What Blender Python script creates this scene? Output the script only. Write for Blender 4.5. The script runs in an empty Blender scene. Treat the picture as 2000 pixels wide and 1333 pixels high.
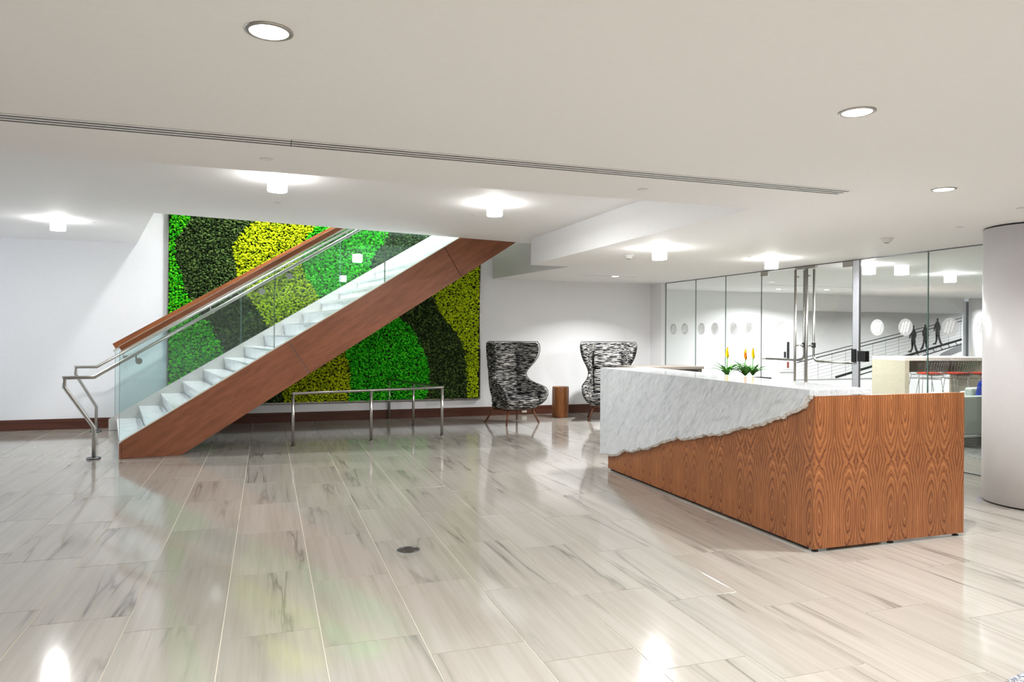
import bpy, math, random
import numpy as np
from mathutils import Matrix, Vector
random.seed(7); rng = np.random.default_rng(7)
C = bpy.context.scene.collection
scn = bpy.context.scene
PI = math.pi
def R(d): return math.radians(d)

# ------------------------------------------------------------------ camera
FPX, V0, YAW, ROLL, EYE = 1390.0, 652.2, .3317, -.0068, 1.5
cam = bpy.data.cameras.new('camera'); cam_o = bpy.data.objects.new('camera', cam); C.objects.link(cam_o)
cam.sensor_width = 36; cam.lens = FPX / 2000 * 36
cam.shift_y = (V0 - 666.5) / 2000
cam.clip_start = .05; cam.clip_end = 200
cyw, syw, cr, sr = math.cos(YAW), math.sin(YAW), math.cos(ROLL), math.sin(ROLL)
Rh = Vector((cyw, -syw, 0)); Zv = Vector((0, 0, 1)); Fw = Vector((syw, cyw, 0))
rt = Rh * cr - Zv * sr; up = Rh * sr + Zv * cr; bk = -Fw
M = Matrix((rt, up, bk)).transposed().to_4x4(); M.translation = Vector((0, 0, EYE))
cam_o.matrix_world = M
scn.camera = cam_o

# ------------------------------------------------------------------ exposure and world
scn.view_settings.view_transform = 'Standard'; scn.view_settings.look = 'None'
scn.view_settings.gamma = 1; scn.view_settings.use_curve_mapping = False
scn.view_settings.exposure = 0.62
scn.cycles.max_bounces = 10; scn.cycles.diffuse_bounces = 5; scn.cycles.glossy_bounces = 5
scn.cycles.transmission_bounces = 8; scn.cycles.transparent_max_bounces = 16
scn.cycles.caustics_reflective = False; scn.cycles.caustics_refractive = False
scn.cycles.sample_clamp_indirect = 4
world = bpy.data.worlds.new('daylight'); scn.world = world; world.use_nodes = True
world.node_tree.nodes['Background'].inputs[0].default_value = (.80, .89, 1.0, 1)
world.node_tree.nodes['Background'].inputs[1].default_value = 2.5

def area(name, loc, size, power, color=(1, 1, 1), shape='DISK', size_y=None, rot=(0, 0, 0), spread=PI, vis=True):
    l = bpy.data.lights.new(name, 'AREA'); l.shape = shape; l.size = size
    if size_y: l.size_y = size_y
    l.energy = power; l.color = color; l.spread = spread
    o = bpy.data.objects.new(name, l); C.objects.link(o); o.location = loc; o.rotation_euler = rot
    return o
WARM = (.985, .995, .99); NEUT = (.98, .99, 1.0); COOL = (.86, .93, 1.0)
DOWN = [(0.0, 2.5), (2.48, 2.5), (4.33, 3.61), (5.0, .9), (7.4, 3.0), (9.8, 2.0),
        (0, 0), (2.5, 0), (-2.5, -2.5), (0, -2.5), (2.5, -2.5), (5, -2.5)]
for i, (x, y) in enumerate(DOWN):
    area('downlight_and_fill_lamp', (x, y, 2.478), .13, 36, WARM, spread=R(150))
for x, y in ((5.65, 10.98),): area('downlight_and_fill_lamp', (x, y, 2.478), .1, 38, WARM, spread=R(130))
for x, y in ((10.4, 12.6), (11.4, 12.3), (14, 8), (16, 11), (14, 12), (9.5, 10), (12, 9.5), (17.5, 12.5)): area('downlight_and_fill_lamp', (x, y, 2.478), .12, 50, NEUT, spread=R(150))  # the pair with fixtures, plus unseen lamps added to brighten the back room
DRUMS = [(.08, 6.61, 2.875), (2.26, 7.15, 2.875), (-2.45, 10.15, 2.875), (4.27, 7.2, 2.5), (6.18, 7.63, 2.5), (7.94, 7.77, 2.5), (10.25, 8.42, 2.5)]
for x, y, z in DRUMS: area('drum_lamp', (x, y, z - .14), .15, 16 if x < 0 else 30 if z > 2.6 else 44, NEUT)
# upper storey: lamps in the stairwell ceiling that wash the planted wall
for x in (-.1, 1.9): area('stairwell_lamp', (x, 11.0, 5.5), .5, 75, NEUT, rot=(R(14), R(-8), 0), spread=R(110))

# ------------------------------------------------------------------ material helpers
def lin(c):
    return tuple((v / 255 / 12.92 if v / 255 <= .04045 else ((v / 255 + .055) / 1.055) ** 2.4) for v in c) + (1,)
class NT:
    def __init__(s, name):
        s.m = bpy.data.materials.new(name); s.m.use_nodes = True
        s.t = s.m.node_tree; s.n = s.t.nodes; s.b = s.n['Principled BSDF']
    def N(s, typ, **k):
        n = s.n.new(typ)
        for a, v in k.items(): setattr(n, a, v)
        return n
    def L(s, a, b): s.t.links.new(a, b)
    def math(s, op, a, b=None, c=None):
        n = s.N('ShaderNodeMath', operation=op)
        for i, v in enumerate((a, b, c)):
            if v is None: continue
            if isinstance(v, (int, float)): n.inputs[i].default_value = v
            else: s.L(v, n.inputs[i])
        return n.outputs[0]
    def coords(s, kind='Object', scale=(1, 1, 1), rot=(0, 0, 0), loc=None):
        tc = s.N('ShaderNodeTexCoord'); mp = s.N('ShaderNodeMapping')
        mp.inputs['Scale'].default_value = scale; mp.inputs['Rotation'].default_value = rot
        s.L(tc.outputs[kind], mp.inputs[0])
        return mp.outputs[0]
    def noise(s, vec, scale=5, detail=3, rough=.5, dist=0):
        n = s.N('ShaderNodeTexNoise'); n.inputs['Scale'].default_value = scale; n.inputs['Detail'].default_value = detail
        n.inputs['Roughness'].default_value = rough; n.inputs['Distortion'].default_value = dist
        s.L(vec, n.inputs['Vector']); return n.outputs[0]
    def ramp(s, fac, stops, interp='LINEAR'):
        r = s.N('ShaderNodeValToRGB'); r.color_ramp.interpolation = interp
        e = r.color_ramp.elements
        while len(e) < len(stops): e.new(.5)
        for i, (p, c) in enumerate(stops): e[i].position = p; e[i].color = c if len(c) == 4 else tuple(c) + (1,)
        s.L(fac, r.inputs[0]); return r.outputs[0]
    def mix(s, f, a, b, typ='MIX'):
        n = s.N('ShaderNodeMix', data_type='RGBA', blend_type=typ)
        for i, v in ((0, f), (6, a), (7, b)):
            if isinstance(v, (int, float)): n.inputs[i].default_value = v
            elif isinstance(v, tuple): n.inputs[i].default_value = v
            else: s.L(v, n.inputs[i])
        return n.outputs[2]
    def set(s, color=None, rough=None, metal=None, spec=None, bump=None, bd=.1, bs=.005):
        for k, v in (('Base Color', color), ('Roughness', rough), ('Metallic', metal), ('Specular IOR Level', spec)):
            if v is None: continue
            if isinstance(v, (int, float, tuple)): s.b.inputs[k].default_value = v
            else: s.L(v, s.b.inputs[k])
        if bump is not None:
            b = s.N('ShaderNodeBump'); b.inputs['Strength'].default_value = bd; b.inputs['Distance'].default_value = bs
            s.L(bump, b.inputs['Height']); s.L(b.outputs[0], s.b.inputs['Normal'])
        return s.m
def plain(name, rgb, rough=.5, metal=0, spec=.5, var=.04, sc=30):
    t = NT(name); v = t.coords(); n = t.noise(v, sc, 2)
    a = lin(rgb); lo = tuple(x * (1 - var) for x in a[:3]) + (1,); hi = tuple(min(1, x * (1 + var)) for x in a[:3]) + (1,)
    return t.set(t.ramp(n, [(.3, lo), (.7, hi)]), rough, metal, spec)
def emit(name, col, st):
    t = NT(name); t.b.inputs['Base Color'].default_value = (.9, .9, .9, 1)
    t.b.inputs['Emission Color'].default_value = tuple(col) + (1,); t.b.inputs['Emission Strength'].default_value = st
    return t.m
def glass(name, tint, rough=0.0, ior=1.5):
    m = bpy.data.materials.new(name); m.use_nodes = True; t = m.node_tree; n = t.nodes
    n.remove(n['Principled BSDF'])
    tr = n.new('ShaderNodeBsdfTransparent'); tr.inputs[0].default_value = tuple(tint) + (1,)
    gl = n.new('ShaderNodeBsdfGlossy'); gl.inputs['Roughness'].default_value = rough; gl.inputs[0].default_value = (.95, 1, .98, 1)
    lw = n.new('ShaderNodeLayerWeight'); lw.inputs[0].default_value = .5   # facing = 1 - |cos|; Schlick reflectance, same from both faces
    pw = n.new('ShaderNodeMath'); pw.operation = 'POWER'; pw.inputs[1].default_value = 5; t.links.new(lw.outputs['Facing'], pw.inputs[0])
    fr = n.new('ShaderNodeMath'); fr.operation = 'MULTIPLY_ADD'; fr.inputs[1].default_value = .96; fr.inputs[2].default_value = .04; t.links.new(pw.outputs[0], fr.inputs[0])
    mx = n.new('ShaderNodeMixShader')
    t.links.new(fr.outputs[0], mx.inputs[0]); t.links.new(tr.outputs[0], mx.inputs[1]); t.links.new(gl.outputs[0], mx.inputs[2])
    t.links.new(mx.outputs[0], n['Material Output'].inputs[0]); return m

MT = {}
MT['wall'] = plain('white_paint', (239, 239, 241), .6, var=.01)
MT['ceil'] = plain('ceiling_paint', (241, 240, 239), .7, var=.008)
MT['steel'] = plain('brushed_steel', (176, 172, 166), .28, 1, var=.05, sc=80)
MT['dsteel'] = plain('dark_steel', (110, 112, 116), .3, 1, var=.05, sc=80)
MT['chrome'] = plain('chrome', (205, 205, 205), .12, 1)
MT['wire'] = plain('wire_chrome', (140, 138, 136), .25, .9)
MT['black'] = plain('black_metal', (18, 18, 20), .4)
MT['grout'] = plain('grout', (196, 188, 172), .8)
MT['whitesteel'] = plain('grey_painted_steel', (176, 174, 170), .3)
MT['cream'] = plain('cream_edge', (206, 200, 188), .35)
MT['gray_trim'] = plain('gray_trim', (120, 120, 118), .5)
MT['white_plastic'] = plain('white_plastic', (225, 225, 222), .4)
MT['beige'] = plain('beige_laminate', (176, 168, 148), .5)
MT['ltlam'] = plain('light_laminate', (214, 210, 200), .4)
MT['red'] = plain('red_fabric', (176, 44, 10), .8, spec=.1)
MT['sofa'] = plain('sage_fabric', (158, 168, 160), .85, var=.08, sc=60)
MT['brownleg'] = plain('brown_wood_leg', (104, 60, 34), .4, var=.15)
MT['glass_wall'] = glass('clear_glass', (.955, .97, .965))
MT['glass_rail'] = glass('rail_glass', (.90, .955, .955))
MT['gedge'] = plain('glass_edge', (96, 122, 116), .2)
MT['lamp'] = emit('lamp_lens', (1, .97, .93), 9)
MT['drum'] = emit('drum_shade', (1, .99, .975), 32)
MT['bluewall'] = plain('blue_shade', (110, 158, 196), .7)
def film(name, rgb, op):
    m = bpy.data.materials.new(name); m.use_nodes = True; t = m.node_tree; n = t.nodes; n.remove(n['Principled BSDF'])
    tr = n.new('ShaderNodeBsdfTransparent'); df = n.new('ShaderNodeBsdfDiffuse'); df.inputs[0].default_value = lin(rgb); mx = n.new('ShaderNodeMixShader'); mx.inputs[0].default_value = op
    t.links.new(tr.outputs[0], mx.inputs[1]); t.links.new(df.outputs[0], mx.inputs[2]); t.links.new(mx.outputs[0], n['Material Output'].inputs[0]); return m
MT['frost'] = film('frosted_film', (205, 206, 206), .42)
MT['frostlight'] = film('white_film_bars', (250, 250, 250), .5)
MT['leaf'] = plain('bromeliad_leaf', (74, 140, 52), .45, var=.25, sc=12)
MT['yellow'] = plain('yellow_bract', (250, 214, 20), .5, var=.06)
MT['orange'] = plain('orange_bract', (240, 150, 40), .5, var=.1)
MT['ink'] = plain('black_print', (26, 26, 28), .6)
MT['inkgray'] = plain('gray_print', (120, 120, 122), .6)

def m_tile():
    t = NT('vein_cut_marble_tile')
    tc = t.N('ShaderNodeTexCoord'); oi = t.N('ShaderNodeObjectInfo')
    off = t.N('ShaderNodeVectorMath', operation='SCALE'); t.L(oi.outputs['Random'], off.inputs['Scale']); off.inputs[0].default_value = (37, 53, 9)
    ad = t.N('ShaderNodeVectorMath', operation='ADD'); t.L(tc.outputs['Object'], ad.inputs[0]); t.L(off.outputs[0], ad.inputs[1])
    def mapped(sc, rot=0):
        mp = t.N('ShaderNodeMapping'); mp.inputs['Scale'].default_value = sc; mp.inputs['Rotation'].default_value = (0, 0, rot); t.L(ad.outputs[0], mp.inputs[0]); return mp.outputs[0]
    soft = t.noise(mapped((5.5, .45, 1), .03), 1.0, 4, .55, .25)
    fine = t.noise(mapped((30, .8, 1), .02), 1.0, 3, .6, .2)
    vein = t.noise(mapped((4.2, .30, 1), .05), 1.0, 5, .5, .45)
    # narrow dark veins where the noise crosses one half
    v = t.math('ABSOLUTE', t.math('SUBTRACT', vein, .53))
    vm = t.ramp(v, [(0, (1, 1, 1)), (.007, (.7, .7, .7)), (.022, (.22, .22, .22)), (.07, (0, 0, 0))])
    gate = t.ramp(t.noise(mapped((1.6, .5, 1)), 1.0, 2), [(.44, (0, 0, 0)), (.62, (1, 1, 1))])
    vm = t.math('MULTIPLY', vm, gate)
    base = t.ramp(soft, [(.25, lin((144, 137, 128))), (.5, lin((153, 147, 138))), (.75, lin((160, 154, 146)))])
    base = t.mix(.2, base, t.ramp(fine, [(.35, lin((142, 135, 126))), (.6, lin((176, 172, 165)))]))
    base = t.mix(t.math('MULTIPLY', vm, .8), base, lin((84, 80, 75)))
    tint = t.ramp(oi.outputs['Random'], [(0, (.93, .93, .93)), (1, (1, 1, 1))])
    base = t.mix(1.0, base, tint, 'MULTIPLY')
    return t.set(base, .085, 0, .62)
MT['tile'] = m_tile()

def m_flame():
    t = NT('bookmatched_walnut')
    tc = t.N('ShaderNodeTexCoord'); sp = t.N('ShaderNodeSeparateXYZ'); t.L(tc.outputs['Object'], sp.inputs[0])
    u = t.math('ADD', t.math('SUBTRACT', sp.outputs[0], 3.58), t.math('SUBTRACT', sp.outputs[1], 3.97)); z = sp.outputs[2]
    cu = t.N('ShaderNodeCombineXYZ'); t.L(t.math('MULTIPLY', t.math('PINGPONG', u, .1925), 1), cu.inputs[0]); t.L(z, cu.inputs[2])
    mirrored = cu.outputs[0]
    def nz(sc, scale=1, det=3, dist=0):
        mp = t.N('ShaderNodeMapping'); mp.inputs['Scale'].default_value = sc; t.L(mirrored, mp.inputs[0]); return t.noise(mp.outputs[0], scale, det, .5, dist)
    n1 = nz((7, 1, 2.0), 1, 2); n2 = nz((26, 1, 4), 1, 3); n3 = nz((2, 1, 1.1), 1, 1)
    p = t.math('PINGPONG', u, .1925)
    p = t.math('ADD', p, t.math('MULTIPLY', t.math('SUBTRACT', n1, .5), .05))
    zz = t.math('PINGPONG', t.math('ADD', z, 3.68), .39)
    h = t.math('MULTIPLY', t.math('ADD', zz, t.math('MULTIPLY', t.math('SUBTRACT', n3, .5), .16)), .21)
    f = t.math('SQRT', t.math('ADD', t.math('POWER', t.math('SUBTRACT', p, .066), 2), t.math('POWER', h, 2)))
    f = t.math('ADD', f, t.math('MULTIPLY', n2, .022))
    rings = t.math('MULTIPLY_ADD', t.math('SINE', t.math('MULTIPLY', f, 2 * PI / .019)), .5, .5)
    r2 = t.math('MULTIPLY_ADD', t.math('SINE', t.math('ADD', t.math('MULTIPLY', f, 2 * PI / .0082), t.math('MULTIPLY', n2, 6))), .5, .5)
    rings = t.math('ADD', t.math('MULTIPLY', rings, .62), t.math('MULTIPLY', r2, .38))
    pores = nz((150, 1, 4), 1, 3)
    broad = nz((7, 1, 1.2), 1, 2)
    c = t.ramp(rings, [(.0, lin((96, 54, 34))), (.3, lin((146, 92, 56))), (.8, lin((176, 116, 72))), (1, lin((188, 132, 84)))])
    c = t.mix(t.math('MULTIPLY', pores, .5), c, lin((98, 54, 30)))
    c = t.mix(1.0, c, t.ramp(broad, [(.3, (.72, .66, .62)), (.7, (1.12, 1.06, 1.0))]), 'MULTIPLY')
    return t.set(c, .38, 0, .4, bump=pores, bd=.05, bs=.001)
MT['flame'] = m_flame()

def m_straight(name, c0, c1, rot=0, sc=(1.2, 30, 30), rough=.4):
    t = NT(name); v = t.coords(scale=sc, rot=(0, rot, 0))
    # mapping rotates after scaling, so rotate first with a second mapping
    tc = t.N('ShaderNodeTexCoord'); m1 = t.N('ShaderNodeMapping'); m1.inputs['Rotation'].default_value = (0, rot, 0); t.L(tc.outputs['Object'], m1.inputs[0])
    m2 = t.N('ShaderNodeMapping'); m2.inputs['Scale'].default_value = sc; t.L(m1.outputs[0], m2.inputs[0])
    n = t.noise(m2.outputs[0], 1, 4, .6, .4); n2 = t.noise(m2.outputs[0], 4.5, 3, .6)
    f = t.math('ADD', t.math('MULTIPLY', n, .7), t.math('MULTIPLY', n2, .3))
    return t.set(t.ramp(f, [(.32, lin(c0)), (.68, lin(c1))]), rough, 0, .4, bump=n2, bd=.04, bs=.001)
SL = math.atan(.633)
MT['stairwood'] = m_straight('stair_walnut', (112, 66, 44), (146, 90, 62), SL, (1.0, 14, 14))
MT['capwood'] = m_straight('rail_walnut', (102, 54, 28), (158, 92, 48), SL, (1.0, 20, 20))
MT['basewood'] = m_straight('baseboard_walnut', (70, 40, 30), (98, 58, 44), 0, (1.0, 20, 20), .35)
MT['stump'] = m_straight('stump_wood', (84, 46, 24), (176, 112, 62), PI / 2, (1.5, 22, 22), .35)
MT['graywood'] = m_straight('gray_oak', (128, 120, 112), (160, 152, 142), 0, (1.0, 20, 20))
MT['cheekwood'] = m_straight('desk_edge_walnut', (130, 74, 40), (170, 104, 60), PI / 2, (1, 30, 30))

def m_marble(name, base, vein, sc=1.0):
    t = NT(name)
    tc = t.N('ShaderNodeTexCoord'); m1 = t.N('ShaderNodeMapping'); m1.inputs['Rotation'].default_value = (R(48), 0, 0); t.L(tc.outputs['Object'], m1.inputs[0])
    def nz(s3, det=4, dist=.3):
        m2 = t.N('ShaderNodeMapping'); m2.inputs['Scale'].default_value = s3; t.L(m1.outputs[0], m2.inputs[0]); return t.noise(m2.outputs[0], 1, det, .6, dist)
    a = nz((8 * sc, 2.2 * sc, 14 * sc)); b = nz((3, 1.4, 6), 3, .8); c3 = nz((40, 12, 60), 3, 0)
    v = t.math('ABSOLUTE', t.math('SUBTRACT', nz((2.0, 1.0, 4.5), 5, 1.6), .5))
    vm = t.ramp(v, [(0, (.8, .8, .8)), (.014, (.35, .35, .35)), (.05, (0, 0, 0))])
    col = t.ramp(a, [(.3, lin(tuple(x - 9 for x in base))), (.5, lin(base)), (.72, lin(tuple(min(255, x + 6) for x in base)))])
    col = t.mix(t.math('MULTIPLY', vm, t.math('MULTIPLY', b, .7)), col, lin(vein))
    col = t.mix(.12, col, t.ramp(c3, [(.35, lin(vein)), (.6, (1, 1, 1))]))
    return t.set(col, .12, 0, .5)
MT['marble'] = m_marble('carrara_marble', (196, 199, 201), (122, 127, 132))
MT['tread'] = m_marble('white_tread_marble', (222, 223, 225), (166, 170, 174), .6)
def m_rough_marble():
    t = NT('broken_marble'); n = t.noise(t.coords(), 40, 5)
    return t.set(t.ramp(n, [(.3, lin((188, 184, 178))), (.7, lin((224, 218, 208)))]), .6, bump=n, bd=.6, bs=.01)
MT['marble_edge'] = m_rough_marble()

def m_tweed():
    t = NT('black_white_tweed')
    tc = t.N('ShaderNodeTexCoord'); mp = t.N('ShaderNodeMapping'); mp.inputs['Scale'].default_value = (9, 9, 118); t.L(tc.outputs['Object'], mp.inputs[0])
    n = t.noise(mp.outputs[0], 1, 1, .5, 0)
    mp2 = t.N('ShaderNodeMapping'); mp2.inputs['Scale'].default_value = (90, 90, 200); t.L(tc.outputs['Object'], mp2.inputs[0])
    n2 = t.noise(mp2.outputs[0], 1, 1)
    f = t.math('ADD', n, t.math('MULTIPLY', t.math('SUBTRACT', n2, .5), .25))
    c = t.ramp(f, [(.46, lin((24, 24, 26))), (.53, lin((58, 58, 60))), (.57, lin((150, 148, 145))), (.66, lin((205, 202, 197)))])
    return t.set(c, .9, 0, .2, bump=f, bd=.5, bs=.004)
MT['tweed'] = m_tweed()
MT['post'] = plain('satin_aluminium', (196, 198, 204), .35, .6)
MT['tweed_dark'] = plain('black_piping', (30, 30, 31), .9)

def m_moss(name, c0, c1, c2):
    t = NT(name); v = t.coords(); n = t.noise(v, 26, 3, .6); g = t.N('ShaderNodeNewGeometry')
    f = t.math('ADD', t.math('MULTIPLY', n, .6), t.math('MULTIPLY', g.outputs['Random Per Island'], .4))
    return t.set(t.ramp(f, [(.28, lin(c0)), (.5, lin(c1)), (.72, lin(c2))]), .8, 0, .2)
MT['moss_bright'] = m_moss('bright_green_moss', (18, 120, 4), (44, 186, 10), (110, 222, 20))
MT['moss_dark'] = m_moss('dark_green_moss', (26, 40, 16), (54, 78, 34), (96, 122, 60))
MT['moss_yellow'] = m_moss('yellow_green_moss', (120, 136, 0), (184, 204, 6), (216, 226, 20))
MT['moss_mid'] = m_moss('mid_green_moss', (14, 140, 10), (40, 196, 20), (90, 226, 44))
MT['moss_lime'] = m_moss('lime_moss', (142, 168, 6), (180, 204, 14), (212, 228, 28))
MT['moss_back'] = plain('moss_backing', (24, 40, 14), .9)

def m_check(name, a, b, sx, sy):
    t = NT(name); v = t.coords(scale=(sx, sy, sy)); n = t.noise(v, 1, 3, .7)
    return t.set(t.ramp(n, [(.4, lin(a)), (.6, lin(b))]), .95, 0, .1, bump=n, bd=.4, bs=.004)
MT['carpet'] = m_check('gray_carpet', (84, 86, 84), (142, 142, 134), 6, 60)
MT['rug'] = m_check('blue_rug', (40, 52, 84), (176, 176, 170), 90, 90)
MT['bluepillow'] = m_check('blue_weave', (18, 30, 92), (40, 64, 160), 70, 70)
def m_photo():
    t = NT('mural_paper'); sp = t.N('ShaderNodeSeparateXYZ'); tc = t.N('ShaderNodeTexCoord'); t.L(tc.outputs['Generated'], sp.inputs[0])
    f = t.math('ADD', t.math('MULTIPLY', sp.outputs[2], .8), t.math('MULTIPLY', t.noise(tc.outputs['Generated'], 2, 2), .15))
    return t.set(t.ramp(f, [(.1, lin((226, 226, 226))), (.9, lin((178, 178, 180)))]), .5)
MT['mural'] = m_photo()

# ------------------------------------------------------------------ mesh builder
ORG = {}
class MB:
    def __init__(s): s.v = []; s.f = []; s.mi = []; s.sm = []
    def add(s, vs, fs, mi=0, smooth=False):
        o = len(s.v); s.v += [tuple(v) for v in vs]
        for f in fs: s.f.append(tuple(i + o for i in f)); s.mi.append(mi); s.sm.append(smooth)
        return s
    def box(s, a, b, mi=0, mat=None):
        x0, y0, z0 = a; x1, y1, z1 = b
        vs = [(x0, y0, z0), (x1, y0, z0), (x1, y1, z0), (x0, y1, z0), (x0, y0, z1), (x1, y0, z1), (x1, y1, z1), (x0, y1, z1)]
        if mat is not None: vs = [tuple(mat @ Vector(v)) for v in vs]
        return s.add(vs, [(0, 3, 2, 1), (4, 5, 6, 7), (0, 1, 5, 4), (1, 2, 6, 5), (2, 3, 7, 6), (3, 0, 4, 7)], mi)
    def prism(s, poly, ax, lo, hi, mi=0):
        """poly: 2-D points; extruded along axis ax between lo and hi."""
        def P(p, h): return {'z': (p[0], p[1], h), 'y': (p[0], h, p[1]), 'x': (h, p[0], p[1])}[ax]
        n = len(poly); vs = [P(p, lo) for p in poly] + [P(p, hi) for p in poly]
        fs = [tuple(range(n - 1, -1, -1)), tuple(range(n, 2 * n))] + [(i, (i + 1) % n, n + (i + 1) % n, n + i) for i in range(n)]
        return s.add(vs, fs, mi)
    def cyl(s, a, b, r0, r1=None, n=16, cap=True, mi=0, smooth=True):
        a = Vector(a); b = Vector(b); r1 = r0 if r1 is None else r1; d = (b - a).normalized()
        u = d.orthogonal().normalized(); w = d.cross(u)
        vs = []
        for c, r in ((a, r0), (b, r1)):
            for i in range(n):
                t = 2 * PI * i / n; vs.append(c + (u * math.cos(t) + w * math.sin(t)) * r)
        s.add(vs, [(i, (i + 1) % n, n + (i + 1) % n, n + i) for i in range(n)], mi, smooth)
        if cap:
            o = len(s.v) - 2 * n
            s.f += [tuple(o + i for i in range(n - 1, -1, -1)), tuple(o + n + i for i in range(n))]; s.mi += [mi, mi]; s.sm += [False, False]
        return s
    def tube(s, pts, r, n=10, closed=False, mi=0, flat=1.0):
        P = [Vector(p) for p in pts]; N = len(P); vs = []
        dirs = [(P[min(i + 1, N - 1)] - P[max(i - 1, 0)]).normalized() for i in range(N)]
        segs = [(P[i + 1] - P[i]).normalized() for i in range(N - 1)]
        u = segs[0].orthogonal().normalized()
        for i in range(N):
            sd = segs[min(i, N - 2)]; sp = segs[max(i - 1, 0)]
            t = (sd + sp).normalized() if (sd + sp).length > 1e-6 else sd
            u = (u - sp * u.dot(sp)).normalized(); w = sp.cross(u)
            k = max(.3, t.dot(sp))
            for j in range(n):
                a = 2 * PI * j / n; q = u * math.cos(a) * r + w * math.sin(a) * r * flat
                q = q - sp * (q.dot(t) / k)   # mitre: slide along the previous segment to the bisecting plane
                vs.append(P[i] + q)
            u = (u - sd * u.dot(sd)).normalized() if (u - sd * u.dot(sd)).length > 1e-6 else sd.orthogonal().normalized()
        fs = [(i * n + j, i * n + (j + 1) % n, (i + 1) * n + (j + 1) % n, (i + 1) * n + j) for i in range(N - 1) for j in range(n)]
        s.add(vs, fs, mi, n > 5)
        o = len(s.v) - N * n
        s.f += [tuple(o + j for j in range(n - 1, -1, -1)), tuple(o + (N - 1) * n + j for j in range(n))]; s.mi += [mi, mi]; s.sm += [False, False]
        return s
    def lathe(s, prof, c=(0, 0, 0), n=32, mi=0, smooth=True):
        vs = []
        for r, z in prof:
            for i in range(n):
                t = 2 * PI * i / n; vs.append((c[0] + r * math.cos(t), c[1] + r * math.sin(t), c[2] + z))
        fs = [(k * n + i, k * n + (i + 1) % n, (k + 1) * n + (i + 1) % n, (k + 1) * n + i) for k in range(len(prof) - 1) for i in range(n)]
        s.add(vs, fs, mi, smooth)
        o = len(s.v) - len(vs)
        s.f += [tuple(o + i for i in range(n - 1, -1, -1)), tuple(o + (len(prof) - 1) * n + i for i in range(n))]; s.mi += [mi, mi]; s.sm += [False, False]
        return s
    def rbox(s, c, h, e=.35, n=8, mat=None, mi=0):
        """soft cushion: superellipsoid with centre c and half sizes h"""
        vs = []; m = 2 * n
        def pw(v): return math.copysign(abs(v) ** e, v)
        for i in range(n + 1):
            a = -PI / 2 + PI * i / n
            for j in range(m):
                b = 2 * PI * j / m
                p = Vector((h[0] * pw(math.cos(a)) * pw(math.cos(b)), h[1] * pw(math.cos(a)) * pw(math.sin(b)), h[2] * pw(math.sin(a))))
                if mat is not None: p = mat @ p
                vs.append(p + Vector(c))
        fs = [(i * m + j, i * m + (j + 1) % m, (i + 1) * m + (j + 1) % m, (i + 1) * m + j) for i in range(n) for j in range(m)]
        return s.add(vs, fs, mi, True)
    def build(s, name, mat, parent=None, bevel=0, sub=0):
        org = ORG.get(parent.name, (0, 0, 0)) if parent else (0, 0, 0)
        me = bpy.data.meshes.new(name)
        me.from_pydata([(v[0] - org[0], v[1] - org[1], v[2] - org[2]) for v in s.v], [], s.f)
        mats = mat if isinstance(mat, (list, tuple)) else [mat]
        for m in mats: me.materials.append(m)
        me.polygons.foreach_set('material_index', s.mi); me.polygons.foreach_set('use_smooth', s.sm)
        me.update()
        o = bpy.data.objects.new(name, me); C.objects.link(o)
        if parent: o.parent = parent; ORG[o.name] = org
        if bevel:
            b = o.modifiers.new('bevel', 'BEVEL'); b.width = bevel; b.segments = 2; b.limit_method = 'ANGLE'
        if sub:
            b = o.modifiers.new('subdivision', 'SUBSURF'); b.levels = sub; b.render_levels = sub
        return o
def tag(o, label, cat, group=None):
    o['label'] = label; o['category'] = cat
    if group: o['group'] = group
    return o
def thing(name, loc, label, cat, group=None, world=True):
    o = bpy.data.objects.new(name, None); C.objects.link(o); o.location = loc; o.empty_display_size = .1
    if world: ORG[o.name] = tuple(loc)
    if label: tag(o, label, cat, group)
    return o
def struct(o): o['kind'] = 'structure'; return o
def stuff(o): o['kind'] = 'stuff'; return o
def copy_tree(o, parent=None):
    c = o.copy(); C.objects.link(c)
    if parent: c.parent = parent
    for ch in [x for x in bpy.data.objects if x.parent == o]: copy_tree(ch, c)
    return c
def at(proto, first, loc, rz, label, group=None):
    o = proto if first else copy_tree(proto)
    o.location = loc; o.rotation_euler = (0, 0, rz); o['label'] = label
    if group: o['group'] = group
    return o

# ------------------------------------------------------------------ room shell
ZL, ZH = 2.5, 2.875            # low ceiling, raised ceiling by the stair
WB = 12.45                     # back wall
XL, XR, YF = -7.5, 20.0, -6.0
def edge_y(x): return 9.17 + (x + 1.25) * .1935

floor = struct(MB().box((XL - .2, YF - .2, -.3), (XR + .2, 15.2, -.003)).build('floor', MT['grout']))
# tiles: 0.4675 x 0.945 m, each row shifted by a quarter
PX, PY, X0, Y0 = .4675, .945, .266, 3.495
G = .0024
def tile_mesh(mb, x0, y0, x1, y1):
    c = .0015; zb = -.004
    vs = [(x0 + c, y0 + c, 0), (x1 - c, y0 + c, 0), (x1 - c, y1 - c, 0), (x0 + c, y1 - c, 0),
          (x0, y0, -.001), (x1, y0, -.001), (x1, y1, -.001), (x0, y1, -.001),
          (x0, y0, zb), (x1, y0, zb), (x1, y1, zb), (x0, y1, zb)]
    fs = [(0, 1, 2, 3)]
    for i in range(4):
        j = (i + 1) % 4; fs += [(4 + i, 4 + j, j, i), (8 + i, 8 + j, 4 + j, 4 + i)]
    mb.add(vs, fs)
t0 = MB(); tile_mesh(t0, G, G, PX - G, PY - G)
tile0 = t0.build('tile', MT['tile'], floor)
full, rest = [], MB()
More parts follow.
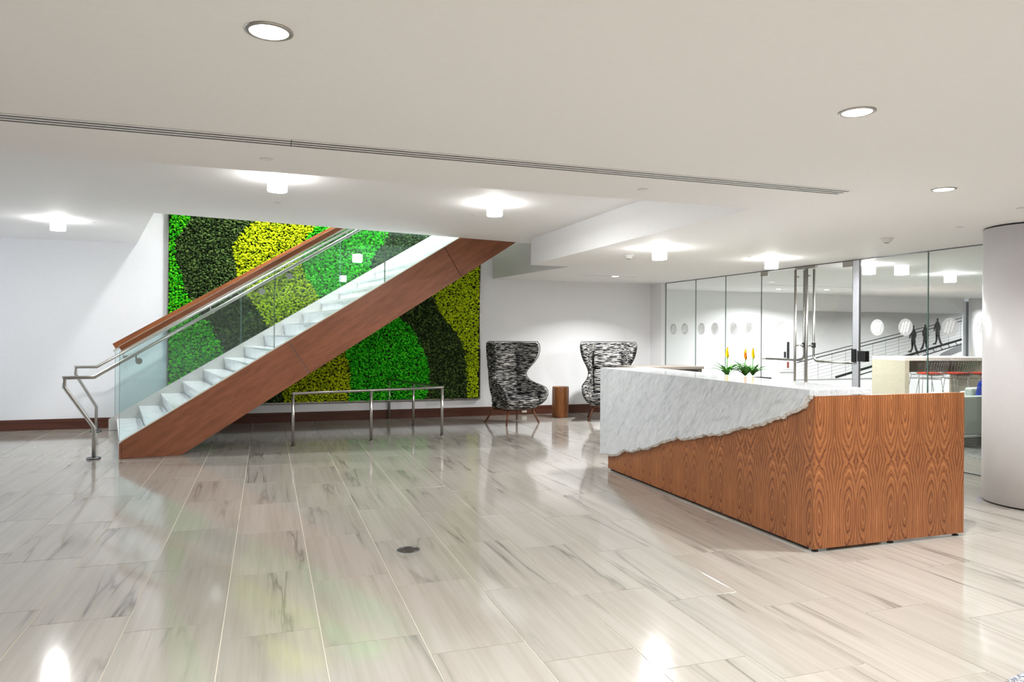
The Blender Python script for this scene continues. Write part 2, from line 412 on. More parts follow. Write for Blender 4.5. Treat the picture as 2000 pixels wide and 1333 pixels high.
for k in range(-18, 28):
    xa = X0 + k * PX
    off = (Y0 - .236 * k) % PY
    j0 = int((YF - off) / PY) - 1
    for j in range(j0, 24):
        ya = off + j * PY
        xb, yb = xa + PX, ya + PY
        ymax = WB if xa < 7.28 else 13.8
        if xa >= 8.28 and yb > 4.9: continue
        if xb < XL or ya > ymax or yb < YF or xa > 12: continue
        d = xa * syw + ya * cyw; cxp = (xa + .23) * cyw - (ya + .4) * syw; dd = (xa + .23) * syw + (ya + .4) * cyw
        vis = dd > 1.5 and abs(cxp / dd) < .80
        clipped = xa < XL or yb > ymax or ya < YF
        if vis and not clipped: full.append((dd, xa, ya))
        else: tile_mesh(rest, max(xa, XL) + G, max(ya, YF) + G, xb - G, min(yb, ymax) - G)
full.sort()
for i, (d, xa, ya) in enumerate(full):
    if i < 298:
        o = tile0 if i == 0 else tile0.copy()
        if i: C.objects.link(o)
        o.location = (xa, ya, 0)
    else: tile_mesh(rest, xa + G, ya + G, xa + PX - G, ya + PY - G)
stuff(rest.build('tile_field', MT['tile'], floor))
cp = struct(MB().box((8.3, 5.05, -.0029), (XR, 15, .004)).build('carpet', MT['carpet']))

# ceilings
b = MB(); b.box((XL, YF, ZL), (XR, 4.7, 3.3)); struct(b.build('ceiling', MT['ceil']))
b = MB(); b.prism([(3.61, 4.7), (XR, 4.7), (XR, 15), (3.9, 15), (3.9, WB), (4.23, 9.72), (3.61, 9.66)], 'z', ZL, 3.3); struct(b.build('ceiling', MT['ceil']))
b = MB(); b.prism([(XL, 4.7), (3.61, 4.7), (3.61, 9.66), (4.23, 9.72), (4.23, edge_y(4.23)), (-1.25, 9.17), (-1.93, WB), (XL, WB)], 'z', ZH, 3.3); struct(b.build('ceiling', MT['ceil']))
# stairwell walls and upper ceiling
b = MB(); b.prism([(4.23, 9.72), (4.4, 9.72), (4.1, WB), (3.9, WB)], 'z', 3.3, 5.8); struct(b.build('wall_right', MT['wall']))
b = MB(); b.box((XL, 4.6, 3.3), (4.4, 4.75, 5.8)); struct(b.build('wall_front', MT['wall']))
b = MB(); b.box((XL, 4.6, 5.8), (4.6, 12.7, 5.95)); struct(b.build('ceiling', MT['ceil']))
b = MB(); b.box((4.23, 4.7, 3.3), (4.4, 9.72, 5.8)); struct(b.build('wall_right', MT['wall']))
struct(MB().box((XL - .2, WB, -.1), (7.28, WB + .2, 5.8)).build('wall_back', MT['wall']))
struct(MB().box((7.2, WB, -.1), (7.279, 13.8, ZL)).build('wall_side', MT['wall']))
struct(MB().box((7.19, 12.03, 0), (7.285, WB, ZL)).build('wall_side', MT['wall']))
struct(MB().box((7.1, 13.8, -.1), (17.3, 14.0, ZL)).build('wall_back', MT['wall']))
struct(MB().box((16.9, 15.0, -.1), (XR, 15.2, ZL)).build('wall_back', MT['wall']))
w2 = struct(thing('window_2', (19.4, 15, 0), None, None)); MB().box((18.95, 14.97, .3), (19.95, 14.995, 2.44)).build('blind', MT['bluewall'], w2); MB().box((18.88, 14.96, .24), (18.95, 14.998, 2.49)).box((18.95, 14.96, 2.44), (19.98, 14.998, 2.49)).box((18.95, 14.96, .24), (19.98, 14.998, .3)).build('window_frame', MT['gray_trim'], w2)
struct(MB().box((XR, YF, -.1), (XR + .2, 15.2, ZL + .4)).build('wall_right', MT['wall']))
struct(MB().box((7.3, 4.98, ZL - .02), (XR, 5.02, ZL)).build('trim_1', MT['gray_trim']))
# left and rear walls with window openings to daylight
def window_wall(name, ax, pos, a0, a1, n):
    b = MB(); w = (a1 - a0) / n
    def bx(p0, p1, z0, z1):
        if ax == 'x': b.box((pos - .15, p0, z0), (pos, p1, z1))
        else: b.box((p0, pos - .15, z0), (p1, pos, z1))
    bx(a0, a1, -.1, .35); bx(a0, a1, 2.3, 5.8 if ax == 'x' else 3.3)
    for i in range(n + 1): bx(max(a0, a0 + i * w - .12), min(a1, a0 + i * w + .12), .35, 2.3)
    return struct(b.build(name, MT['wall']))
struct(MB().box((XL - .15, YF, -.1), (XL, 4.7, 3.3)).build('wall_left', MT['wall']))
window_wall('wall_left', 'x', XL, 4.7, WB, 4)
struct(MB().box((XL, YF - .15, -.1), (XR, YF, 3.3)).build('wall_front', MT['wall']))
k = 0
# soffit trim line at the back-room ceiling diffuser is built with the fixtures
# column
col = struct(MB().lathe([(.40, .015), (.40, 2.485)], (6.55, 4.53, 0), 64).build('column', plain('column_paint', (222, 219, 220), .35, var=.01)))
struct(MB().lathe([(.385, 2.485), (.385, 2.4999)], (6.55, 4.53, 0), 64).build('trim_2', MT['black']))
struct(MB().lathe([(.39, 0), (.39, .015)], (6.55, 4.53, 0), 64).build('trim_3', MT['black']))
struct(MB().lathe([(.15, 0), (.15, ZL)], (17.45, 13.6, 0), 40).build('column', MT['wall']))
# baseboard with a groove
b = MB()
for z0, z1, d in ((0, .105, .016), (.112, .16, .016), (0, .155, .010)): b.box((XL, WB - d, z0), (7.19, WB, z1))
struct(b.build('baseboard_back', MT['basewood']))
o = thing('power_outlet', (4.53, WB - .022, .04), 'small pale socket on the baseboard behind the tweed armchair', 'outlet')
MB().box((4.49, WB - .022, .035), (4.58, WB - .016, .105)).build('plate', MT['cream'], o)
for dx in (1.515, 1.54): MB().box((3.0 + dx, WB - .024, .06), (3.006 + dx, WB - .0221, .08)).build('slot', MT['black'], o)

# ------------------------------------------------------------------ planted moss wall
MX0, MX1, MZ0, MZ1 = -1.47, 3.64, .335, 4.6
c1 = [(-1.11, 3.36), (-1.24, 3.19), (-1.32, 3.05), (-1.39, 2.92), (-1.39, 2.74), (-1.34, 2.54), (-1.28, 2.36), (-1.23, 2.13), (-1.15, 2.0), (-1.02, 1.78), (-0.91, 1.69), (-0.83, 1.57), (-0.77, 1.44), (-0.71, 1.32), (-0.67, 1.2), (-0.66, 0.99), (-.7, .7), (-.8, .3)]
c2 = [(-0.22, 3.31), (-0.38, 3.16), (-0.48, 3.01), (-0.52, 2.88), (-0.52, 2.73), (-0.49, 2.59), (-0.46, 2.43), (-0.37, 2.17), (-0.27, 2.02), (-0.18, 1.9), (-0.11, 1.8), (-0.04, 1.68), (0.02, 1.59), (0.15, 1.15), (0.25, 0.73), (0.27, 0.36)]
c3 = [(0.77, 3.28), (0.68, 3.18), (0.62, 3.07), (0.56, 2.86), (0.56, 2.62), (0.6, 2.45), (0.68, 2.33), (0.75, 2.23), (1.01, 1.76), (1.26, 1.15), (1.33, 0.98), (1.36, 0.8), (1.34, 0.54), (1.33, 0.34)]
c4 = [(2.0, 3.25), (1.95, 3.14), (1.87, 3.01), (1.8, 2.9), (1.74, 2.81), (1.69, 2.7), (1.69, 2.6), (1.78, 2.3), (1.96, 1.99), (2.2, 1.75), (2.39, 1.6), (2.53, 1.38), (2.64, 1.17), (2.71, 0.89), (2.73, 0.65), (2.68, 0.35)]
c5 = [(2.9, 3.3), (2.68, 2.8), (2.68, 2.51), (2.77, 2.15), (2.91, 1.88), (3.08, 1.66), (3.23, 1.47), (3.34, 1.28), (3.38, 1.11), (3.4, 0.83), (3.43, 0.33)]
for c_, top in ((c1, -.6), (c2, .55), (c3, 1.6), (c4, 3.0), (c5, 3.9)): c_.insert(0, (top, 4.7))
mossw = thing('moss_wall', ((MX0 + MX1) / 2, WB - .02, MZ0), 'large framed wall of living moss in bands of green, dark and yellow behind the stair', 'green wall')
MB().box((MX0, WB - .03, MZ0), (MX1, WB - .002, MZ1)).build('backing', MT['moss_back'], mossw)
b = MB(); b.box((MX0 - .022, WB - .07, MZ0 - .02), (MX0 - .004, WB - .001, MZ1)); b.box((MX1 + .004, WB - .07, MZ0 - .02), (MX1 + .022, WB - .001, MZ1)); b.box((MX0 - .022, WB - .07, MZ0 - .02), (MX1 + .022, WB - .001, MZ0 - .004))
b.build('frame', MT['steel'], mossw)
ico_v = np.array([(0, 0, 1), (.894, 0, .447), (.276, .851, .447), (-.724, .526, .447), (-.724, -.526, .447), (.276, -.851, .447), (.724, .526, -.447), (-.276, .851, -.447), (-.894, 0, -.447), (-.276, -.851, -.447), (.724, -.526, -.447), (0, 0, -1)])
ico_f = np.array([(0, 1, 2), (0, 2, 3), (0, 3, 4), (0, 4, 5), (0, 5, 1), (1, 6, 2), (2, 7, 3), (3, 8, 4), (4, 9, 5), (5, 10, 1), (2, 6, 7), (3, 7, 8), (4, 8, 9), (5, 9, 10), (1, 10, 6), (11, 7, 6), (11, 8, 7), (11, 9, 8), (11, 10, 9), (11, 6, 10)])
def scatter(zlo, zhi, sp, s):
    nx = int((MX1 - MX0) / sp); nz = int((zhi - zlo) / sp)
    X, Z = np.meshgrid(np.linspace(MX0 + .015, MX1 - .015, nx), np.linspace(zlo, zhi, nz))
    X = X.ravel() + rng.uniform(-.6, .6, X.size) * sp; Z = Z.ravel() + rng.uniform(-.6, .6, Z.size) * sp
    ok = (X > MX0 + .004) & (X < MX1 - .004) & (Z > MZ0 - .006)
    return X[ok], Z[ok], rng.uniform(.7, 1.45, ok.sum()) * s
Xa, Za, Sa = scatter(MZ0 + .01, 3.45, .0265, .0185); Xb, Zb, Sb = scatter(3.45, MZ1 - .02, .06, .042)
X = np.concatenate([Xa, Xb]); Z = np.concatenate([Za, Zb]); S = np.concatenate([Sa, Sb])
reg = np.zeros(X.size, int)
for c_ in (c1, c2, c3, c4, c5):
    cc = np.array(sorted([(z, x) for x, z in c_])); bx_ = np.interp(Z, cc[:, 0], cc[:, 1])
    reg += (X > bx_ + rng.normal(0, .01, X.size)).astype(int)
for r, (mn, lab) in enumerate((('moss_bright', 'bright green moss band at the left edge'), ('moss_dark', 'dark green moss band left of the yellow one'), ('moss_yellow', 'yellow green moss band in the middle'), ('moss_mid', 'mid green moss band'), ('moss_dark', 'dark moss band right of the mid green one'), ('moss_lime', 'lime moss band at the right edge'))):
    i = np.where(reg == r)[0]; n = i.size
    V = ico_v[None] * (1 + rng.uniform(-.45, .45, (n, 12, 1))) * S[i][:, None, None] * np.array([1, 1.1, .85])
    V[:, :, 0] += X[i][:, None]; V[:, :, 2] += Z[i][:, None]; V[:, :, 1] += (WB - .035 - rng.uniform(0, .028, n))[:, None]
    V[:, :, 1] = np.minimum(V[:, :, 1], WB - .01)
    V -= np.array([(MX0 + MX1) / 2, WB - .02, MZ0])
    Fc = (ico_f[None] + (np.arange(n) * 12)[:, None, None]).reshape(-1, 3)
    me = bpy.data.meshes.new('moss_patch'); me.vertices.add(n * 12); me.vertices.foreach_set('co', V.ravel())
    me.loops.add(Fc.size); me.loops.foreach_set('vertex_index', Fc.ravel().astype(np.int32)); me.polygons.add(len(Fc))
    me.polygons.foreach_set('loop_start', (np.arange(len(Fc)) * 3).astype(np.int32)); me.update(); me.validate()
    me.materials.append(MT[mn]); o = bpy.data.objects.new('moss_patch', me); C.objects.link(o); o.parent = mossw; stuff(o); o['label'] = lab

# ------------------------------------------------------------------ staircase
AN, AF = R(8), R(3)
NP0 = Vector((-1.63, 9.382, 0)); FP0 = Vector((-2.14, 12.08, 0))
dN = Vector((math.cos(AN), math.sin(AN), 0)); dF = Vector((math.cos(AF), math.sin(AF), 0))
nN = Vector((-math.sin(AN), math.cos(AN), 0)); nF = Vector((-math.sin(AF), math.cos(AF), 0))
# coordinates in a side plane: s = distance along, z = height, o = offset inward (+y)
def pn(s, z, o=0): v = NP0 + dN * s + nN * o; return (v.x, v.y, z)
def pf(s, z, o=0): v = FP0 + dF * s + nF * o; return (v.x, v.y, z)
KN = .633 * math.cos(AN); KF = .613 * math.cos(AF)
stair = thing('staircase', (-1.6, 10.7, 0), 'white marble staircase with walnut stringer and glass balustrades in front of the moss', 'staircase')
def slab(mb, P, pts, o0, o1, mi=0):
    n = len(pts); vs = [P(s, z, o0) for s, z in pts] + [P(s, z, o1) for s, z in pts]
    mb.add(vs, [tuple(range(n)), tuple(range(2 * n - 1, n - 1, -1))] + [(i, n + i, n + (i + 1) % n, (i + 1) % n) for i in range(n)], mi)
# near stringer: walnut panels outside, white steel plate inside
TOPS = 5.35
def top(s): return .198 + KN * s
def low(s): return max(0.0, (s - .67) * KN * 1.01)
def cut(s0):  # point where the perpendicular joint that starts on the top edge at s0 meets the lower edge
    best = min((abs((low(s0 + t) - (top(s0) - t / KN * 1.0))), t) for t in [i * .002 for i in range(400)])
    return s0 + best[1]
cuts = [0.0, 1.91, 4.06, TOPS]
for i in range(3):
    a, c = cuts[i], cuts[i + 1]; g = .004
    if i == 0: pts = [(0.028, 0.003), (.67, 0.003), (cut(c) - g, low(cut(c) - g)), (c - g, top(c - g) - .012), (.028, top(.028) - .012)]
    else:
        e = cut(c) if i < 2 else c
        pts = [(cut(a) + g, low(cut(a) + g)), (e - g, low(e - g)), (c - g, top(c - g) - .012), (a + g, top(a + g) - .012)]
    mb = MB(); slab(mb, pn, pts, -.012, .010); mb.build('stringer_panel', MT['stairwood'], stair)
mb = MB(); slab(mb, pn, [(0, 0.003), (.024, 0.003), (.024, top(.02) - .012), (0, top(0) - .02)], -.014, .06); mb.build('end_panel', MT['stairwood'], stair)
mb = MB(); slab(mb, pn, [(.0, top(0) - .02), (.03, top(.03) - .012), (TOPS, top(TOPS) - .012), (TOPS, top(TOPS)), (0, top(0))], -.016, .062); mb.build('edge_trim', MT['cream'], stair)
mb = MB(); slab(mb, pn, [(.02, 0.004), (.67, 0.004), (TOPS, low(TOPS)), (TOPS, top(TOPS) - .013), (.03, top(.03) - .02)], .012, .058); mb.build('stringer_plate', MT['whitesteel'], stair)
# far stringer
def topf(s): return .235 + KF * s
mb = MB(); slab(mb, pf, [(-.1, 0.003), (.62, 0.003), (5.7, topf(5.7) - .62), (5.7, topf(5.7)), (-.1, topf(-.1))], 0, .05); mb.build('stringer_plate', MT['whitesteel'], stair)
# treads and risers
RIS = .1825; NS = 19
gN, gF = RIS / KN, RIS / KF
for i in range(NS):
    z = .178 + i * RIS
    a, c = .0 + i * gN, .005 + i * gF
    a2, c2_ = a + gN + .03, c + gF + .03
    def qd(sa, sc, z0): p = pn(sa, z0, .06); q = pf(sc, z0, -.001); return p, q
    p0, q0 = qd(a, c, z); p1, q1 = qd(a2, c2_, z)
    mb = MB(); lo = [(*v[:2], z - .03) for v in (p0, p1, q1, q0)]; hi = [(*v[:2], z) for v in (p0, p1, q1, q0)]
    mb.add(lo + hi, [(3, 2, 1, 0), (4, 5, 6, 7), (0, 1, 5, 4), (1, 2, 6, 5), (2, 3, 7, 6), (3, 0, 4, 7)]); mb.build('tread', MT['tread'], stair, bevel=.003)
    # riser leans slightly under the nosing
    r0, s0 = qd(a + .012, c + .012, 0); r1, s1 = qd(a + .03, c + .03, 0); zb = max(.004, z - RIS)
    bot = [(*v[:2], zb) for v in (qd(a + .035, c + .035, 0)[0], qd(a + .055, c + .055, 0)[0], qd(a + .055, c + .055, 0)[1], qd(a + .035, c + .035, 0)[1])]
    tp = [(*v[:2], z - .03) for v in (r0, r1, s1, s0)]
    mb = MB(); mb.add(bot + tp, [(3, 2, 1, 0), (4, 5, 6, 7), (0, 1, 5, 4), (1, 2, 6, 5), (2, 3, 7, 6), (3, 0, 4, 7)]); mb.build('riser', MT['tread'], stair)
# landing beyond the opening
# glass balustrade panels and caps
def cap_pts(a, c, h0, h1, K, z0): return [(a, z0 + K * a + h0), (c, z0 + K * c + h0), (c, z0 + K * c + h1), (a, z0 + K * a + h1)]
for (a, c) in ((.0, 1.735), (1.745, 3.19), (3.20, 5.0)):
    pts = [(a, top(a) - .02), (c, top(c) - .02), (c, .198 + KN * c + 1.05), (a, .198 + KN * a + 1.05)]
    mb = MB(); slab(mb, pn, pts, .018, .031); mb.build('glass_panel', MT['glass_rail'], stair)
    for e in (a, c):
        mb = MB(); slab(mb, pn, [(e - .002, top(e)), (e + .002, top(e)), (e + .002, .198 + KN * e + 1.05), (e - .002, .198 + KN * e + 1.05)], .017, .032); mb.build('glass_edge', MT['gedge'], stair)
for (a, c) in ((-.02, 1.745), (1.755, 3.30), (3.31, 5.5)):
    pts = [(a, topf(a) - .02), (c, topf(c) - .02), (c, topf(c) + 1.05), (a, topf(a) + 1.05)]
    mb = MB(); slab(mb, pf, pts, .018, .031); mb.build('glass_panel', MT['glass_rail'], stair)
    for e in (a, c):
        mb = MB(); slab(mb, pf, [(e - .002, topf(e)), (e + .002, topf(e)), (e + .002, topf(e) + 1.05), (e - .002, topf(e) + 1.05)], .017, .032); mb.build('glass_edge', MT['gedge'], stair)
def capshape(P, K, z0, s0, s1, h, th, o0, o1, mat, name='cap_rail', back=0.0):
    # ends cut square to the slope
    k = th * K; pts = [(s0 + k, z0 + K * (s0 + k) + h - th * 1.0), (s1, z0 + K * s1 + h - th), (s1, z0 + K * s1 + h), (s0, z0 + K * s0 + h)]
    pts[0] = (s0 + th * K / (1 + K * K), z0 + K * s0 + h - th / (1 + K * K) * 1.0)
    mb = MB(); slab(mb, P, pts, o0, o1); return mb.build(name, mat, stair, bevel=.003)
capshape(pn, KN, .198, -.01, 5.0, 1.125, .065, -.012, .060, MT['capwood'])
capshape(pn, KN, .198, .0, 5.0, 1.062, .03, .004, .045, MT['cream'], 'cap_channel')
capshape(pn, KN, .198, -.012, 5.0, 1.131, .006, -.013, .061, MT['cream'], 'cap_inlay')
capshape(pf, KF, .235, -.055, 5.4, 1.105, .095, -.012, .060, MT['capwood'])
capshape(pf, KF, .235, -.05, 5.4, 1.005, .03, .004, .045, MT['cream'], 'cap_channel')
# hand rails on the inner sides, with floor posts
def handrail(pts, lab, flange, disc, axis):
    h = MB().tube(pts, .021, 12).build('handrail', MT['steel'], stair); h['label'] = lab
    MB().lathe([(.075, .001), (.075, .018), (.07, .022), (.03, .022)], flange, 28).build('floor_flange', MT['dsteel'], h)
    for (p, q) in disc:
        q = Vector(q); p = Vector(p)
        mb = MB(); mb.cyl(q - axis * .012, q + axis * .012, .038, n=24); m = (p + Vector((0, 0, -.05)));
        mb.tube([q, Vector((p.x, p.y, q.z + .01)) , p], .008, 8); mb.build('rail_bracket', MT['steel'], h)
def rn(s, z, o=.0): return pn(s, z, o)
def hrz(s): return .953 + (s + .255) * KN
ON = .11
hp = [pn(-.262, .004, ON), pn(-.262, .37, ON), pn(-.56, .85, ON), pn(-.56, .955, ON), pn(-.262, .958, ON), pn(4.9, .958 + (4.9 + .262) * KN, ON)]
br = []
for s in (.17, 1.56, 1.9, 3.3, 4.0): br.append((pn(s, .958 + (s + .262) * KN - .02, ON), pn(s + .03, .958 + (s + .262) * KN - .085, .045)))
handrail(hp, 'near stainless handrail with cranked end post', (hp[0][0], hp[0][1], 0), br, nN)
OF = -.075
def hzf(s): return .964 + (s + .25) * KF
hp = [pf(-.31, .004, OF), pf(-.25, .37, OF), pf(-.52, .862, OF), pf(-.52, .965, OF), pf(-.25, .964, OF), pf(4.6, hzf(4.6), OF)]
hp[0] = (hp[1][0], hp[1][1], .004)
br = []
for s in (.1, 1.3, 2.5, 3.4): br.append((pf(s, hzf(s) - .02, OF), pf(s + .03, hzf(s) - .085, .005)))
handrail(hp, 'far stainless handrail with cranked end post', (hp[0][0], hp[0][1], 0), br, nF)

# low guard rail under the stair
gr = thing('guard_rail', (1.4, 10.2, 0), 'low stainless steel guard rail on thin posts beneath the stair', 'guard rail')
gp = [(.331, 9.744), (2.436, 10.2), (2.02, 12.40)]; ZG = .695
MB().tube([(gp[0][0], gp[0][1], ZG - .02), (gp[0][0], gp[0][1], ZG), (gp[1][0], gp[1][1], ZG + .01), (gp[2][0], gp[2][1], ZG)], .021, 12).build('top_rail', MT['steel'], gr)
for x, y in ((.331, 9.744), (1.375, 9.962), (2.436, 10.2), (2.235, 11.34), (2.02, 12.40)):
    MB().cyl((x, y, .003), (x, y, ZG), .021, n=16).build('post', MT['steel'], gr)
    MB().lathe([(.032, .001), (.032, .004)], (x, y, 0), 24).build('base_ring', MT['steel'], gr)

# ------------------------------------------------------------------ reception desk
desk = thing('reception_desk', (4.1, 5.5, 0), 'long walnut veneer reception desk with a broken-edged marble front', 'desk')
BZ = .022
MB().box((3.58, 3.99, BZ), (3.60, 7.10, 1.085)).build('front_panel', MT['flame'], desk)
MB().box((3.578, 3.965, BZ), (4.98, 3.988, 1.079)).build('end_panel', MT['flame'], desk)
MB().box((3.60, 3.99, BZ), (4.98, 4.03, 1.076)).build('inner_end_panel', MT['cheekwood'], desk)
MB().box((3.60, 7.07, BZ), (4.35, 7.10, 1.085)).build('far_end_panel', MT['flame'], desk)
MB().box((3.60, 4.03, .70), (4.60, 7.07, .735)).build('work_surface', MT['ltlam'], desk)
MB().box((4.56, 4.35, .06), (4.58, 4.9, .70)).build('pedestal', MT['ltlam'], desk)
MB().box((3.62, 4.1, .004), (3.66, 7.05, BZ)).build('plinth', MT['black'], desk)
for x, y in ((4.93, 3.995), (3.63, 7.08), (3.63, 5.5), (4.3, 4.0), (3.62, 4.0), (4.3, 7.08)):
    MB().cyl((x, y, .001), (x, y, .008), .022, n=16).cyl((x, y, .008), (x, y, BZ + .01), .006, n=8).build('levelling_foot', MT['black'], desk)
prof = [(7.233, 0.148), (7.031, 0.172), (6.85, 0.199), (6.723, 0.249), (6.633, 0.278), (6.501, 0.285), (6.354, 0.343), (6.261, 0.346), (6.152, 0.381), (6.074, 0.416), (5.924, 0.46), (5.797, 0.503), (5.675, 0.544), (5.581, 0.546), (5.442, 0.582), (5.378, 0.586), (5.27, 0.62), (5.165, 0.647), (5.007, 0.671), (4.883, 0.703), (4.817, 0.734), (4.739, 0.767), (4.638, 0.779), (4.552, 0.802), (4.492, 0.812), (4.434, 0.844), (4.332, 0.879), (4.255, 0.895), (4.218, 0.918), (4.149, 0.94), (4.047, 0.998), (3.998, 1.039), (3.975, 1.080)]
P2 = []
for (y0, z0), (y1, z1) in zip(prof[:-1], prof[1:]):
    for t in (0, .33, .66):
        P2.append((y0 + (y1 - y0) * t + random.uniform(-.008, .008), z0 + (z1 - z0) * t + (random.uniform(-.009, .009) if P2 else 0)))
P2.append(prof[-1]); P2[0] = prof[0]
XM0, XM1 = 3.545, 3.5785
n = len(P2)
fr_edge = [(y, z + random.uniform(.012, .026)) for y, z in P2]; fr_edge[-1] = (3.975, 1.092)
mid = [(y, z + random.uniform(-.004, .006)) for y, z in P2]
mb = MB()
vs = [(XM0, y, z) for y, z in fr_edge] + [(XM0 + .014, y, z) for y, z in mid] + [(XM1, y, z) for y, z in P2] + [(XM0, y, 1.125) for y, z in P2] + [(XM1, y, 1.125) for y, z in P2]
fs, mi = [], []
for i in range(n - 1):
    fs.append((i, i + 1, 3 * n + i + 1, 3 * n + i)); mi.append(0)
    fs.append((n + i, n + i + 1, i + 1, i)); mi.append(1)
    fs.append((2 * n + i, 2 * n + i + 1, n + i + 1, n + i)); mi.append(1)
    fs.append((4 * n + i, 4 * n + i + 1, 2 * n + i + 1, 2 * n + i)); mi.append(0)
    fs.append((3 * n + i, 3 * n + i + 1, 4 * n + i + 1, 4 * n + i)); mi.append(0)
fs.append((0, 3 * n, 4 * n, 2 * n, n)); mi.append(0); fs.append((n - 1, 2 * n - 1, 3 * n - 1, 5 * n - 1, 4 * n - 1)); mi.append(0)
mb.v = vs; mb.f = fs; mb.mi = mi; mb.sm = [False] * len(fs)
mb.build('marble_face', [MT['marble'], MT['marble_edge']], desk)
mb = MB(); mb.prism([(XM1, 3.975), (4.09, 3.975), (4.16, 7.233), (XM1, 7.233)], 'z', 1.086, 1.125); mb.build('marble_top', MT['marble'], desk, bevel=.002)

# ------------------------------------------------------------------ glass partition at x = 7.28
GX = 7.28
part = struct(thing('window_1', (GX, 9, 0), None, None))
ys = [12.42, 11.01, 10.13, 9.22]
def pane(y0, y1, parent, name='glass_pane', z0=.012, z1=ZL - .012):
    return MB().box((GX - .006, min(y0, y1) + .004, z0), (GX + .006, max(y0, y1) - .004, z1)).build(name, MT['glass_wall'], parent)
for a, c in ((12.03, 11.01), (11.01, 10.13), (10.13, 9.24), (7.26, 6.26), (6.26, 5.02)): pane(a, c, part)
for y in (12.02, 11.01, 10.13, 6.26): MB().box((GX - .0062, y - .005, .012), (GX + .0062, y + .005, ZL - .012)).build('joint', MT['gedge'], part)
MB().box((GX - .012, 5.02, 0.001), (GX + .012, 12.02, .012)).build('floor_channel', MT['dsteel'], part)
MB().box((GX - .010, 5.02, ZL - .012), (GX + .010, 12.02, ZL)).build('head_channel', MT['dsteel'], part)
MB().box((GX - .02, 7.27, .012), (GX + .02, 7.37, ZL - .012)).build('post', MT['post'], part, bevel=.004)
MB().box((GX - .05, 7.30, 1.16), (GX - .02, 7.36, 1.33)).build('card_reader', MT['black'], part, bevel=.004)
MB().box((GX - .05, 7.13, 1.17), (GX + .02, 7.26, 1.31)).build('lock_box', MT['black'], part, bevel=.004)
# round emblem with three slanted bars
def emblem(y, z, parent, r=.104):
    mb = MB(); n = 36; xf = GX - .0105
    ring = [(xf, y + r * math.cos(2 * PI * i / n), z + r * math.sin(2 * PI * i / n)) for i in range(n)]
    ring2 = [(GX - .0065, p[1], p[2]) for p in ring]
    mb.add(ring + ring2, [tuple(range(n)), tuple(range(2 * n - 1, n - 1, -1))] + [(i, n + i, n + (i + 1) % n, (i + 1) % n) for i in range(n)], 0)
    for k, (dy, hh) in enumerate(((.042, .05), (0.004, .062), (-.036, .05))):
        w = .015; sl = .30
        pts = []
        for t in range(9): a = PI * t / 8; pts.append((dy - sl * hh + w * math.cos(a), hh + w * .8 * math.sin(a)))
        for t in range(9): a = PI + PI * t / 8; pts.append((dy + sl * hh + w * math.cos(a), -hh + w * .8 * math.sin(a)))
        m = len(pts); a_ = [(xf - .002, y + p, z + q) for p, q in pts]; b_ = [(xf, y + p, z + q) for p, q in pts]
        mb.add(a_ + b_, [tuple(range(m)), tuple(range(2 * m - 1, m - 1, -1))] + [(i, m + i, m + (i + 1) % m, (i + 1) % m) for i in range(m)], 1)
    return mb.build('emblem', [MT['frost'], MT['frostlight']], parent)
for y in (11.74, 11.35, 10.82, 10.42, 9.9, 9.5, 6.98, 6.56, 5.97, 5.55): emblem(y, 1.61, part)
# doors
def door(name, y0, y1, pull_y, bar_y0, bar_y1):
    d = struct(thing(name, (GX, (y0 + y1) / 2, 0), None, None))
    pane(y0, y1, d, 'door_glass', .02, ZL - .03)
    for y in (y0, y1): MB().box((GX - .0065, y - .003 + (.004 if y == min(y0, y1) else -.004), .02), (GX + .0065, y + .003 + (.004 if y == min(y0, y1) else -.004), ZL - .03)).build('door_edge', MT['black'], d)
    # full-height pull on the lobby side
    px = GX - .065
    h = MB().cyl((px, pull_y, .03), (px, pull_y, ZL - .05), .017, n=14).build('door_pull', MT['steel'], d)
    for z in (.35, 1.36, 2.35): MB().cyl((px, pull_y, z), (GX - .006, pull_y, z), .012, n=10).build('pull_mount', MT['steel'], h)
    # exit device: vertical tube that bends into the push bar, on the inner side
    bx = GX + .07; rr = .09; sg = 1 if bar_y1 > bar_y0 else -1
    pts = [(bx, bar_y0, ZL - .05), (bx, bar_y0, 1.14 + rr)]
    for i in range(1, 8): a = PI / 2 * i / 8; pts.append((bx, bar_y0 + sg * rr * (1 - math.cos(a)), 1.14 + rr * (1 - math.sin(a))))
    pts += [(bx, bar_y0 + sg * rr, 1.14), (bx, bar_y1, 1.14)]
    e = MB().tube(pts, .016, 12).build('push_bar', MT['steel'], d)
    MB().cyl((bx, bar_y1, 1.14), (GX + .006, bar_y1, 1.14), .014, n=10).build('bar_mount', MT['steel'], e)
    MB().box((bx - .02, bar_y0 - .02, 1.33), (bx + .02, bar_y0 + .02, 1.40)).build('latch_mount', MT['dsteel'], e)
    MB().cyl((bx, bar_y0, 1.36), (GX + .006, bar_y0, 1.36), .012, n=10).build('bar_mount', MT['steel'], e)
    # top patch fitting
    py = y0 if abs(y0 - 8.25) > abs(y1 - 8.25) else y1; s2 = 1 if py < 8.25 else -1
    MB().box((GX - .018, min(py, py + s2 * .17), ZL - .085), (GX + .018, max(py, py + s2 * .17), ZL - .015)).build('patch_fitting', MT['steel'], d)
    MB().box((GX - .02, min(8.25, 8.25 - s2 * .2), ZL - .045), (GX + .02, max(8.25, 8.25 - s2 * .2), ZL - .012)).build('closer', MT['steel'], d)
    return d
d1 = door('door_1', 9.22, 8.255, 8.39, 8.36, 9.19); emblem(8.75, 1.61, d1)
door('door_2', 8.245, 7.38, 8.16, 8.17, 7.47)

